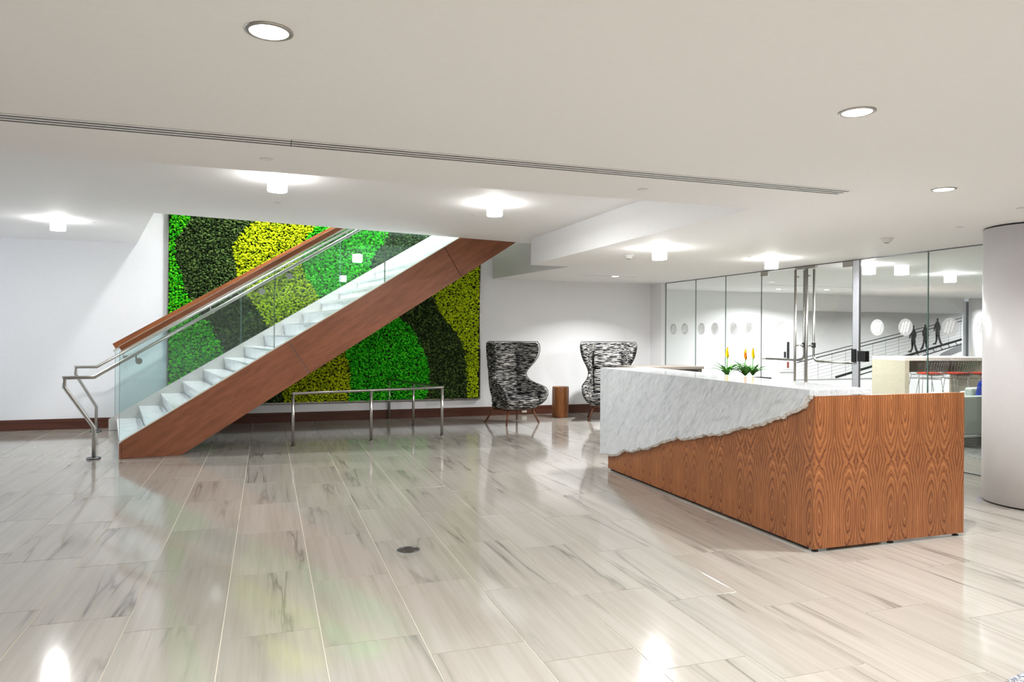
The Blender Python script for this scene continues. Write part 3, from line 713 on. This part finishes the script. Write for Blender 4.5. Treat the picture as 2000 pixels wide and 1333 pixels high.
# ------------------------------------------------------------------ beyond the glass: mural, wall panel
MY = 13.79
mur = thing('mural', (14.5, MY, .46), 'wide black and white photo mural of three people walking down a footbridge', 'mural')
MB().box((11.9, MY - .02, .46), (17.19, MY + .009, 2.09)).build('photo_panel', MT['mural'], mur)
def line(mb, x0, z0, x1, z1, w):
    d = math.hypot(x1 - x0, z1 - z0); nx, nz = -(z1 - z0) / d * w / 2, (x1 - x0) / d * w / 2
    y0, y1 = MY - .0225, MY - .0203
    q = [(x0 + nx, z0 + nz), (x1 + nx, z1 + nz), (x1 - nx, z1 - nz), (x0 - nx, z0 - nz)]
    mb.add([(a, y0, c) for a, c in q] + [(a, y1, c) for a, c in q], [(3, 2, 1, 0), (4, 5, 6, 7), (0, 1, 5, 4), (1, 2, 6, 5), (2, 3, 7, 6), (3, 0, 4, 7)])
def rail_z(x): return .94 + (x - 11.92) * .2   # top cable of the bridge
m1, m2 = MB(), MB()
for x0, x1 in ((11.9, 15.2), (15.6, 16.4), (16.9, 17.19)):
    for dz, w_ in ((0, .018), (.08, .022)): m1 = MB(); line(m1, x0, rail_z(x0) - dz, x1, rail_z(x1) - dz, w_); m1.build('print_handrail', MT['ink'], mur)
def clipz(x0, x1, f):
    xs = [x0 + (x1 - x0) * i / 60 for i in range(61)]; ok = [x for x in xs if f(x) > .475]
    return (ok[0], ok[-1]) if ok else None
for k in range(1, 8):
    f = lambda x: rail_z(x) - .08 - k * .082
    r_ = clipz(11.9, 17.19, f)
    if r_: line(m2, r_[0], f(r_[0]), r_[1], f(r_[1]), .006)
for i in range(13):
    x = 12.1 + i * .42; lo_ = max(.475, rail_z(x) - .72)
    line(m2, x, lo_, x, rail_z(x) - .05, .008)
m2.build('print_cables', MT['inkgray'], mur)
m3 = MB(); f = lambda x: .475 + (x - 12.97) * .227
r_ = clipz(11.9, 17.19, f); line(m3, r_[0], f(r_[0]), 17.19, f(17.19), .06)
f2 = lambda x: f(x) - .12; r_ = clipz(11.9, 17.19, f2); line(m3, r_[0], f2(r_[0]), 17.19, f2(17.19), .028)
for i in range(10): x = 14.6 + i * .26; line(m3, x, f(x), x + .1, f2(x + .1), .02)
m3.build('print_deck', MT['ink'], mur)
m4 = MB(); q = [(16.3, .95), (16.75, 1.0), (17.19, 1.12), (17.19, 1.32), (16.9, 1.22), (16.5, 1.08)]
m4.add([(a, MY - .0222, c) for a, c in q] + [(a, MY - .0203, c) for a, c in q], [tuple(range(6)), tuple(range(11, 5, -1))] + [(i, 6 + i, 6 + (i + 1) % 6, (i + 1) % 6) for i in range(6)]); m4.build('print_pillar', MT['inkgray'], mur)
def figure(x, z, h, mirror=1, lab=''):
    mb = MB(); k = [0]
    def P(pts):
        n = len(pts); dy = k[0] * .0007; k[0] += 1
        q = [(x + mirror * a * h, z + c * h) for a, c in pts]
        mb.add([(a, MY - .0245 - dy, c) for a, c in q] + [(a, MY - .0203, c) for a, c in q], [tuple(range(n)), tuple(range(2 * n - 1, n - 1, -1))] + [(i, n + i, n + (i + 1) % n, (i + 1) % n) for i in range(n)])
    P([(.045 * math.cos(2 * PI * i / 12), .93 + .062 * math.sin(2 * PI * i / 12)) for i in range(12)])
    P([(-.02, .88), (-.09, .84), (-.12, .7), (-.10, .47), (.09, .47), (.12, .7), (.08, .84), (.02, .88)])
    P([(-.10, .82), (-.17, .68), (-.20, .52), (-.16, .50), (-.12, .64), (-.07, .74)])
    P([(.08, .82), (.15, .68), (.13, .52), (.09, .53), (.10, .66), (.05, .74)])
    P([(-.10, .48), (.02, .48), (-.03, .28), (-.13, .06), (-.24, .03), (-.24, -.01), (-.09, 0), (-.03, .1), (.0, .24)])
    P([(-.02, .48), (.10, .48), (.11, .28), (.19, .08), (.27, .0), (.22, -.03), (.12, .03), (.03, .26)])
    o = mb.build('print_person', MT['ink'], mur); o['label'] = lab
figure(15.52, 1.10, .69, 1, 'printed walker carrying a backpack'); figure(15.92, 1.17, .65, -1, 'printed walker with long hair'); figure(16.34, 1.30, .68, 1, 'printed walker furthest up the bridge')
fp = thing('wall_panel', (11.63, MY, .64), 'white framed fire panel with dark slot seen through the glass door', 'panel')  # fire panel with dark slot and red button on the far wall
b = MB(); b.box((11.41, MY - .035, .64), (11.86, MY + .009, 1.46)); b.build('housing', MT['white_plastic'], fp, bevel=.02)
MB().box((11.47, MY - .045, .70), (11.80, MY - .035, 1.40)).build('cover', plain('silver_cover', (196, 196, 198), .4), fp, bevel=.004)
MB().box((11.585, MY - .052, .96), (11.655, MY - .045, 1.35)).build('slot', MT['black'], fp)
MB().box((11.50, MY - .052, .98), (11.56, MY - .045, 1.12)).build('keypad', MT['black'], fp)
MB().box((11.59, MY - .052, .74), (11.65, MY - .045, .88)).build('button', plain('dark_red', (122, 52, 44), .5), fp)

# ------------------------------------------------------------------ wing chairs
def sec(wt, f, b, z, wb):
    """one U-shaped horizontal section: tips at y=-f with half width wt, back at y=b with half width wb"""
    r = min(.17, wb * .8); half = []
    ns = 7; na = 9
    for i in range(ns):
        t = i / ns; half.append((wt + (wb - wt) * (t ** .8), -f + t * (b - r + f)))
    for i in range(na): a = PI / 2 * i / na; half.append(((wb - r) + r * math.cos(a), b - r + r * math.sin(a)))
    for t in (1, .66, .33): half.append(((wb - r) * t, b))
    return [(x, y, z) for x, y in half] + [(0, b, z)] + [(-x, y, z) for x, y in reversed(half)]
def make_chair():
    t = thing('wing_chair', (0, 0, 0), 'x', 'armchair', 'tweed wing chairs', world=False)
    prof = [(.275, .16, .13, .10, .13), (.285, .25, .26, .17, .19), (.33, .34, .34, .23, .245), (.40, .395, .385, .26, .275), (.48, .425, .40, .285, .29), (.55, .435, .385, .30, .30), (.60, .435, .33, .31, .305), (.635, .415, .235, .315, .305),
            (.665, .385, .12, .32, .305), (.71, .355, .02, .325, .305), (.77, .335, -.05, .335, .305), (.83, .33, -.06, .34, .305), (.89, .345, -.03, .35, .305), (.96, .375, .025, .36, .31), (1.03, .41, .08, .37, .31),
            (1.11, .44, .12, .38, .315), (1.2, .46, .135, .39, .315), (1.28, .47, .13, .397, .315), (1.325, .465, .115, .40, .31), (1.345, .45, .085, .40, .30)]
    rows = [sec(w, f, b, z, wb) for z, w, f, b, wb in prof]
    m = len(rows[0]); mb = MB(); vs = [p for r in rows for p in r]
    fs = [(i * m + j, i * m + j + 1, (i + 1) * m + j + 1, (i + 1) * m + j) for i in range(len(rows) - 1) for j in range(m - 1)]
    mb.add(vs, fs, 0, True)
    sh = mb.build('shell', MT['tweed'], t); s = sh.modifiers.new('thick', 'SOLIDIFY'); s.thickness = .05; s.offset = 1 if False else 0
    bv = sh.modifiers.new('bevel', 'BEVEL'); bv.width = .016; bv.segments = 3; bv.limit_method = 'ANGLE'; bv.angle_limit = R(50)
    # piping along the outer rim
    rim = [r[0] for r in rows] + rows[-1][1:-1] + [r[-1] for r in reversed(rows)]
    MB().tube([(p[0] * 1.045, p[1] - .012, p[2] + (.02 if p[2] > 1.34 else 0)) for p in rim], .006, 6).build('piping', MT['tweed_dark'], t)
    MB().rbox((0, -.07, .30), (.33, .30, .05), .45, 10).build('seat_base', MT['tweed'], t)
    MB().rbox((0, -.09, .385), (.335, .315, .065), .4, 10).build('seat_cushion', MT['tweed'], t)
    rx = Matrix.Rotation(R(-7), 3, 'X')
    MB().rbox((0, .215, .66), (.245, .075, .23), .35, 10, rx).build('back_cushion', MT['tweed'], t)
    MB().rbox((0, .265, 1.09), (.255, .085, .215), .35, 10, rx).build('head_cushion', MT['tweed'], t)
    for sx in (-1, 1):
        for sy in (-1, 1):
            MB().cyl((sx * .235, -.03 + sy * .19, .275), (sx * .345, sy * .30, 0), .022, .014, 12).build('leg', MT['brownleg'], t)
    for sx in (-1, 1): MB().box((sx * .25 - .015, -.24, .225), (sx * .25 + .015, .17, .262)).build('frame_rail', MT['brownleg'], t)
    for y in (-.24, .17): MB().box((-.25, y - .012, .225), (.25, y + .012, .262)).build('frame_rail', MT['brownleg'], t)
    return t
ch = make_chair()
ch2 = copy_tree(ch)
ch.location = (3.91, 11.33, 0); ch.rotation_euler = (0, 0, R(19)); ch['label'] = 'black and white tweed wing armchair just right of the moss wall'
ch2.location = (5.70, 11.33, 0); ch2.rotation_euler = (0, 0, R(-25)); ch2['label'] = 'black and white tweed wing armchair half hidden behind the marble desk'
# stump table
st = thing('stump_table', (5.03, 11.88, 0), 'round brown tree stump side table between the two tweed armchairs', 'side table')
mb = MB(); n = 28; vs = []
zs = [.02, .0, .03, .12, .25, .36, .46, .535, .55]
for k, z in enumerate(zs):
    if k == 0: continue
    for i in range(n):
        a = 2 * PI * i / n; r = .150 * (1 + .05 * math.sin(3 * a + 1) + .03 * math.sin(5 * a + z * 4) + .012 * math.sin(11 * a)) * (1.0 if 2 < k < 7 else .97 if k != 8 else .94)
        vs.append((5.03 + r * math.cos(a), 11.88 + r * math.sin(a), z))
m = len(zs) - 1
mb.add(vs, [(k * n + i, k * n + (i + 1) % n, (k + 1) * n + (i + 1) % n, (k + 1) * n + i) for k in range(m - 1) for i in range(n)], 0, True)
mb.f += [tuple(range(n - 1, -1, -1)), tuple((m - 1) * n + i for i in range(n))]; mb.mi += [0, 0]; mb.sm += [False, False]
mb.build('trunk', MT['stump'], st)
def m_rings():
    t = NT('end_grain'); tc = t.N('ShaderNodeTexCoord'); v = t.N('ShaderNodeVectorMath', operation='LENGTH'); t.L(tc.outputs['Object'], v.inputs[0])
    f = t.math('SINE', t.math('MULTIPLY', v.outputs['Value'], 420)); f = t.math('MULTIPLY_ADD', f, .5, .5)
    return t.set(t.ramp(f, [(0, lin((120, 76, 44))), (1, lin((168, 118, 74)))]), .35)
o = MB().lathe([(.138, .549), (.136, .552)], (5.03, 11.88, 0), 28).build('top_face', m_rings(), st)

# ------------------------------------------------------------------ credenza, planter, bromeliads
cd = thing('credenza', (4.95, 7.95, 0), 'grey oak cabinet standing behind the reception desk', 'cabinet')
MB().box((4.3, 7.75, .05), (5.22, 8.2, 1.07)).build('body', MT['graywood'], cd)
MB().box((4.28, 7.73, 1.07), (5.24, 8.22, 1.10)).build('top', MT['graywood'], cd)
for i in range(2): MB().box((4.32 + i * .45, 7.735, .10), (4.75 + i * .45, 7.75, .98)).build('door', MT['graywood'], cd, bevel=.003)
MB().box((4.88, 7.728, 1.0), (5.15, 7.736, 1.05)).build('slot', MT['black'], cd)
MB().box((4.35, 7.8, .0), (5.17, 8.15, .05)).build('plinth', MT['black'], cd)
wc = thing('low_cabinet', (5.3, 7.05, 0), 'low white cabinet under the bromeliads behind the desk', 'cabinet')
MB().box((4.95, 6.85, .05), (5.72, 7.32, .81)).build('body', MT['ltlam'], wc)
MB().box((4.93, 6.83, .81), (5.74, 7.34, .835)).build('top', MT['ltlam'], wc)
for i in range(2): MB().box((4.97 + i * .375, 6.835, .09), (5.33 + i * .375, 6.85, .79)).build('door', MT['ltlam'], wc, bevel=.003)
MB().box((5.0, 6.9, 0), (5.67, 7.28, .05)).build('plinth', MT['black'], wc)
tr = thing('trough_planter', (5.33, 7.08, .835), 'dark trough planter holding the bromeliads on the low cabinet', 'planter')
b = MB()
for a_, c_ in (((4.98, 7.0, .835), (5.68, 7.17, .85)), ((4.98, 7.0, .85), (4.995, 7.17, 1.0)), ((5.665, 7.0, .85), (5.68, 7.17, 1.0)), ((4.98, 7.0, .85), (5.68, 7.012, 1.0)), ((4.98, 7.158, .85), (5.68, 7.17, 1.0))): b.box(a_, c_)
b.build('trough', MT['dsteel'], tr)
MB().box((4.996, 7.013, .85), (5.664, 7.157, .975)).build('soil', plain('soil', (50, 38, 28), .95), tr)
def bromeliad(x, y, z, seed, flower, lab, fh):
    rd = random.Random(seed)
    p = thing('bromeliad', (x, y, z), lab, 'plant')
    for i in range(26):
        a = rd.uniform(0, 2 * PI) if i > 11 else i * 2 * PI / 12 + rd.uniform(-.2, .2)
        L = rd.uniform(.25, .36) if i < 16 else rd.uniform(.15, .22); el = rd.uniform(.75, 1.25) if i < 16 else rd.uniform(1.15, 1.4); w = rd.uniform(.010, .015)
        N = 7; vs = []
        px, pz = .008, 0.0; ang = el; dl = L / N
        for k in range(N + 1):
            t = k / N; ww = w * (1 - t ** 2.2) * (.7 + .6 * math.sin(PI * min(1, t + .2))) + .0006
            fold = ww * .5
            for s_, dz in ((-1, fold), (0, 0), (1, fold)):
                vs.append((x + math.cos(a) * px - math.sin(a) * ww * s_, y + math.sin(a) * px + math.cos(a) * ww * s_, z + pz + dz))
            px += math.cos(ang) * dl; pz += math.sin(ang) * dl; ang -= rd.uniform(.16, .30)
        fs = []
        for k in range(N): o_ = k * 3; fs += [(o_, o_ + 1, o_ + 4, o_ + 3), (o_ + 1, o_ + 2, o_ + 5, o_ + 4)]
        MB().add(vs, fs, 0, True).build('leaf', MT['leaf'], p)
    MB().cyl((x, y, z), (x, y, z + fh - .06), .006, n=8).build('stem', MT['leaf'], p)
    for i in range(16):
        a = i * 2.4; h0 = z + fh - .09 + i * .006; tilt = .42 - i * .02; L = .07
        dx, dy, dz = math.cos(a) * math.sin(tilt), math.sin(a) * math.sin(tilt), math.cos(tilt)
        tx, ty = -math.sin(a), math.cos(a); w = .015
        q = [(x, y, h0), (x + dx * L * .5 + tx * w, y + dy * L * .5 + ty * w, h0 + dz * L * .5), (x + dx * L, y + dy * L, h0 + dz * L), (x + dx * L * .5 - tx * w, y + dy * L * .5 - ty * w, h0 + dz * L * .5), (x + dx * L * .5 + dx * .006, y + dy * L * .5 + dy * .006, h0 + dz * L * .5)]
        MB().add(q, [(0, 1, 4), (1, 2, 4), (2, 3, 4), (3, 0, 4), (0, 3, 2, 1)]).build('bract', MT[flower] if i < 11 else MT['yellow'], p)
    return p
bromeliad(5.12, 7.09, 1.02, 1, 'yellow', 'yellow-flowered bromeliad standing alone at the left of the planter', .28)
bromeliad(5.36, 7.07, 1.02, 2, 'orange', 'bromeliad with an orange and yellow spike in the middle of the planter', .26)
bromeliad(5.50, 7.11, 1.02, 3, 'yellow', 'yellow-flowered bromeliad at the right end of the planter', .27)

# ------------------------------------------------------------------ bar table and wire stools
TA = R(-9); TM = Matrix.Translation((12.34, 11.14, 0)) @ Matrix.Rotation(TA, 4, 'Z')
tb = thing('bar_table', (12.34, 11.14, 0), 'tall beige waterfall bar table behind the glass wall', 'table', world=False)
tb.rotation_euler = (0, 0, TA)
W_, L_, H_ = 1.0, 2.02, 1.07
MB().box((0, 0, H_ - .07), (L_, W_, H_)).build('table_top', MT['ltlam'], tb, bevel=.004)
MB().box((0, .0, .005), (.10, W_, H_ - .07)).build('end_panel', MT['beige'], tb)
MB().box((L_ - .10, 0, .005), (L_, W_, H_ - .07)).build('end_panel', MT['beige'], tb)
MB().box((.1, .86, .72), (L_ - .1, .90, H_ - .071)).build('apron_panel', plain('taupe_panel', (150, 138, 134), .5), tb)
def make_stool():
    t = thing('wire_stool', (0, 0, 0), 'x', 'stool', 'wire bar stools at the tall table', world=False)
    def sh(u, v):
        # u across -1..1, v from seat front (0) to back top (1); front is +y
        x = .24 * u * (1 + .12 * v)
        if v < .5: y = .20 - v / .5 * .36; z = .74 - .03 * math.sin(v / .5 * PI * .6)
        else: k = (v - .5) / .5; y = -.16 - .10 * k; z = .715 + .34 * k - .0 * k
        z += .05 * u * u * (1 - v); y += .06 * u * u * (v if v > .5 else 0)
        return (x, y, z)
    mb = MB()
    for i in range(11): mb.tube([sh(-1 + .2 * i, j / 10) for j in range(11)], .0038, 4)
    for j in range(15): mb.tube([sh(-1 + .25 * i, j / 14) for i in range(9)], .0038, 4)
    mb.build('wire_shell', MT['wire'], t)
    MB().rbox((0, .02, .755), (.21, .185, .022), .45, 6).build('seat_pad', MT['red'], t)
    for sx in (-1, 1):
        MB().tube([(sx * .17, .17, .715), (sx * .15, .14, .64), (sx * .21, .22, 0.004)], .007, 6).build('leg', MT['chrome'], t)
        MB().tube([(sx * .17, -.13, .70), (sx * .15, -.10, .64), (sx * .21, -.20, 0.004)], .007, 6).build('leg', MT['chrome'], t)
    MB().tube([(-.19, .20, .22), (.19, .20, .22)], .006, 6).build('footrest', MT['chrome'], t)
    MB().tube([(-.15, .14, .64), (-.15, -.10, .64), (.15, -.10, .64), (.15, .14, .64), (-.15, .14, .64)], .006, 6).build('seat_ring', MT['chrome'], t)
    return t
ws = make_stool()
spots = [(.34, -.3, 0, 'wire bar stool with red seat, leftmost on the near side of the tall table'), (.94, -.3, 0, 'wire bar stool with red seat, middle of the near side of the tall table'),
         (1.52, -.3, 0, 'wire bar stool with red seat, nearest the blue cushion'), (.62, 1.25, PI, 'wire bar stool with red seat, left one on the far side of the tall table'), (1.40, 1.25, PI, 'wire bar stool with red seat, right one on the far side of the tall table')]
for i, (a, c, r_, lab) in enumerate(spots):
    p = TM @ Vector((a, c, 0)); at(ws, i == 0, (p.x, p.y, .004), TA + r_, lab)

# ------------------------------------------------------------------ lounge pieces by the column
so = thing('sofa', (9.4, 7.5, 0), 'grey green upholstered sofa on dark legs behind the glass', 'sofa')
MB().box((8.78, 7.1, .16), (10.4, 7.22, .69)).build('back', MT['sofa'], so, bevel=.03)
MB().box((8.78, 7.1, .16), (8.92, 7.95, .62)).build('arm', MT['sofa'], so, bevel=.03)
MB().box((10.26, 7.1, .16), (10.4, 7.95, .62)).build('arm', MT['sofa'], so, bevel=.03)
MB().box((8.93, 7.23, .18), (10.25, 7.95, .42)).build('seat', MT['sofa'], so, bevel=.03)
for x in (8.85, 10.33):
    for y in (7.16, 7.88): MB().cyl((x, y, .004), (x, y, .17), .014, n=10).build('leg', MT['black'], so)
MB().box((8.85, 7.15, .10), (10.33, 7.17, .12)).build('frame_bar', MT['black'], so)
ac = thing('lounge_chair', (10.6, 8.4, 0), 'grey armchair standing behind the sofa beside the blue cushion', 'armchair')
MB().box((10.2, 8.12, .15), (10.34, 8.75, .60)).build('arm', MT['sofa'], ac, bevel=.03)
MB().box((10.86, 8.12, .15), (11.0, 8.75, .60)).build('arm', MT['sofa'], ac, bevel=.03)
MB().box((10.2, 8.0, .15), (11.0, 8.13, .715)).build('back', MT['sofa'], ac, bevel=.03)
MB().box((10.34, 8.13, .15), (10.86, 8.75, .42)).build('seat', MT['sofa'], ac, bevel=.03)
for x in (10.27, 10.93):
    for y in (8.08, 8.7): MB().cyl((x, y, .004), (x, y, .16), .014, n=8).build('leg', MT['black'], ac)
cu = MB().rbox((9.76, 7.42, .655), (.17, .07, .225), .3, 8, Matrix.Rotation(R(12), 3, 'X')).build('cushion', MT['bluepillow']); tag(cu, 'deep blue patterned cushion on the sofa behind the glass', 'cushion')
sd = thing('side_table', (9.0, 6.55, 0), 'small round white side table on splayed dark legs in front of the sofa', 'side table')
MB().lathe([(.20, .50), (.22, .51), (.22, .525)], (9.0, 6.55, 0), 32).build('table_top', MT['ltlam'], sd)
for i in range(3):
    a = i * 2 * PI / 3 + 2.2; MB().cyl((9.0 + .05 * math.cos(a), 6.55 + .05 * math.sin(a), .50), (9.0 + .21 * math.cos(a), 6.55 + .21 * math.sin(a), .005), .013, .009, 10).build('leg', MT['brownleg'], sd)
# rug corner at the right foreground
rg = MB(); p0 = Vector((3.047, 2.221)); e1 = (Vector((3.202, 2.254)) - p0).normalized(); e2 = Vector((e1.y, -e1.x))
q = [p0, p0 + e1 * 3.0, p0 + e1 * 3.0 + e2 * 1.5, p0 + e2 * 1.5]
rg.prism([(v.x, v.y) for v in q], 'z', .0005, .008); tag(rg.build('rug', MT['rug']), 'dark blue speckled rug corner at the right foreground', 'rug')
# floor box
fb = thing('floor_box', (.935, 4.88, 0), 'round dark metal floor box set in the tiles', 'floor box')
MB().lathe([(.079, .0003), (.078, .003), (.068, .003), (.067, .0015)], (.935, 4.88, 0), 36).build('rim', MT['dsteel'], fb)
MB().lathe([(.066, .0005), (.065, .0028)], (.935, 4.88, 0), 36).build('cover', plain('dark_bronze', (58, 50, 46), .45, .6, var=.3, sc=200), fb)
for i in range(4): a = PI / 4 + i * PI / 2; MB().cyl((.935 + .05 * math.cos(a), 4.88 + .05 * math.sin(a), .0029), (.935 + .05 * math.cos(a), 4.88 + .05 * math.sin(a), .0036), .006, n=10).build('screw', MT['steel'], fb)

# ------------------------------------------------------------------ ceiling fixtures
def make_downlight():
    t = thing('downlight', (0, 0, 0), 'x', 'ceiling light', 'recessed round downlights', world=False)
    mb = MB(); n = 40
    prof_ = [(.062, -.002), (.064, -.006), (.078, -.003), (.078, 0)]
    vs = [(r * math.cos(2 * PI * i / n), r * math.sin(2 * PI * i / n), z) for r, z in prof_ for i in range(n)]
    mb.add(vs, [(k * n + (i + 1) % n, k * n + i, (k + 1) * n + i, (k + 1) * n + (i + 1) % n) for k in range(3) for i in range(n)], 0, True)
    mb.build('trim_ring', MT['steel'], t)
    MB().lathe([(.063, -.0035), (.063, -.0005)], (0, 0, 0), 40).build('lens', MT['lamp'], t)
    return t
dl = make_downlight()
labs = {0: 'round recessed downlight in the ceiling at the upper left', 1: 'round recessed downlight in the ceiling at the upper right', 2: 'round recessed downlight nearest the white column'}
dls = [(x, y) for x, y in DOWN if y > .5][:6] + [(5.65, 10.98), (10.4, 12.6), (11.4, 12.3)]
extra = {6: 'small recessed downlight above the stump table', 7: 'left recessed downlight in the ceiling behind the glass', 8: 'right recessed downlight in the ceiling behind the glass',
         3: 'round recessed downlight overhead outside the right edge of the photo', 4: 'round recessed downlight behind the white column', 5: 'round recessed downlight farthest right'}
for i, (x, y) in enumerate(dls): at(dl, i == 0, (x, y, ZL), 0, labs.get(i, extra.get(i, 'downlight')))
def make_drum():
    t = thing('drum_light', (0, 0, 0), 'x', 'ceiling light', 'white drum ceiling lights', world=False)
    MB().lathe([(.09, -.008), (.09, 0)], (0, 0, 0), 32).build('canopy', MT['white_plastic'], t)
    MB().lathe([(.078, -.135), (.083, -.130), (.083, -.009)], (0, 0, 0), 40).build('shade', MT['drum'], t)
    return t
dr = make_drum()
drums = [(.08, 6.61, ZH, 'white drum light on the raised ceiling above the foot of the stair glass'), (2.26, 7.15, ZH, 'white drum light on the raised ceiling beside the walnut stringer top'),
         (-2.45, 10.15, ZH, 'white drum light at far left near the back wall'), (4.27, 7.2, ZL, 'white drum light above the left end of the reception desk'),
         (6.18, 7.63, ZL, 'white drum light in front of the glass doors'), (7.94, 7.77, ZL, 'white drum light just behind the glass door post'), (10.25, 8.42, ZL, 'white drum light above the lounge behind the glass')]
for i, (x, y, z, lab) in enumerate(drums): at(dr, i == 0, (x, y, z), 0, lab)
def make_disc():
    t = thing('sprinkler_cover', (0, 0, 0), 'x', 'sprinkler cover', 'flat sprinkler covers on the ceiling', world=False)
    MB().lathe([(.030, -.005), (.036, -.003), (.036, -.0012)], (0, 0, 0), 28).build('plate', MT['white_plastic'], t)
    MB().lathe([(.031, -.0012), (.031, 0)], (0, 0, 0), 28).build('gap_ring', MT['black'], t)
    return t
sp_ = make_disc()
discs = [(-.01, 4.35, ZL, 'flat sprinkler cover beside the slot diffuser on the left'), (2.44, 4.34, ZL, 'flat sprinkler cover between slot diffuser and raised ceiling, right'), (.1, 7.95, ZH, 'flat sprinkler cover just below the left drum light'),
         (2.25, 7.95, ZH, 'flat sprinkler cover left of the second drum light'), (-2.09, 10.25, ZH, 'flat sprinkler cover at far left beside the drum light'), (5.96, 4.8, ZL, 'flat sprinkler cover left of the white column'), (5.82, 7.6, ZL, 'flat sprinkler cover beside the drum light at the doors'), (5.51, 3.92, ZL, 'flat sprinkler cover at the right edge above the column')]
for i, (x, y, z, lab) in enumerate(discs): at(sp_, i == 0, (x, y, z), 0, lab)
sp_ = make_disc
def make_smoke():
    t = thing('smoke_detector', (0, 0, 0), 'x', 'smoke detector', 'white smoke detectors', world=False)
    MB().lathe([(.03, -.045), (.045, -.035), (.052, -.012), (.065, -.010), (.067, 0)], (0, 0, 0), 28).build('housing', MT['white_plastic'], t)
    MB().lathe([(.020, -.050), (.026, -.046)], (0, 0, 0), 20).build('sensor', MT['gray_trim'], t)
    return t
sm_ = make_smoke()
at(sm_, True, (4.31, 8.02, ZL), 0, 'white smoke detector on the ceiling left of the desk drum light')
at(sm_, False, (5.98, 5.63, ZL), 0, 'white smoke detector on the ceiling above the glass post')
cmr = thing('security_camera', (11.0, 8.3, ZL), 'small dark dome security camera on the ceiling behind the glass', 'camera')
MB().lathe([(.055, -.03), (.06, 0)], (11.0, 8.3, ZL), 28).build('base', MT['white_plastic'], cmr)
MB().lathe([(.008, -.07), (.028, -.063), (.042, -.045), (.045, -.03)], (11.0, 8.3, ZL), 28).build('dome', MT['black'], cmr)
# slot diffusers
def diffuser(x0, x1, y0, slots, w, lab, z=ZL, breaks=()):
    t = thing('slot_diffuser', ((x0 + x1) / 2, y0, z), lab, 'air vent')
    y1 = y0 + slots * w
    MB().box((x0, y0 - .004, z - .0012), (x1, y1 + .004, z - .0002)).build('frame', MT['black'], t)
    edges = [x0] + list(breaks) + [x1]
    for k in range(slots + 1):
        yy = y0 + k * w
        for a, c in zip(edges[:-1], edges[1:]): MB().box((a + .002, yy - w * .22, z - .003), (c - .002, yy + w * .22, z - .0013)).build('blade', MT['ceil'], t)
    return t
diffuser(XL + .1, 3.80, 3.872, 3, .0455, 'long black three-slot air diffuser running across the ceiling', breaks=(.115,))
diffuser(4.97, 6.06, 10.98, 1, .03, 'short slot diffuser on the ceiling above the armchairs')
diffuser(9.2, 11.6, 11.6, 1, .04, 'slot diffuser on the ceiling behind the glass partition')
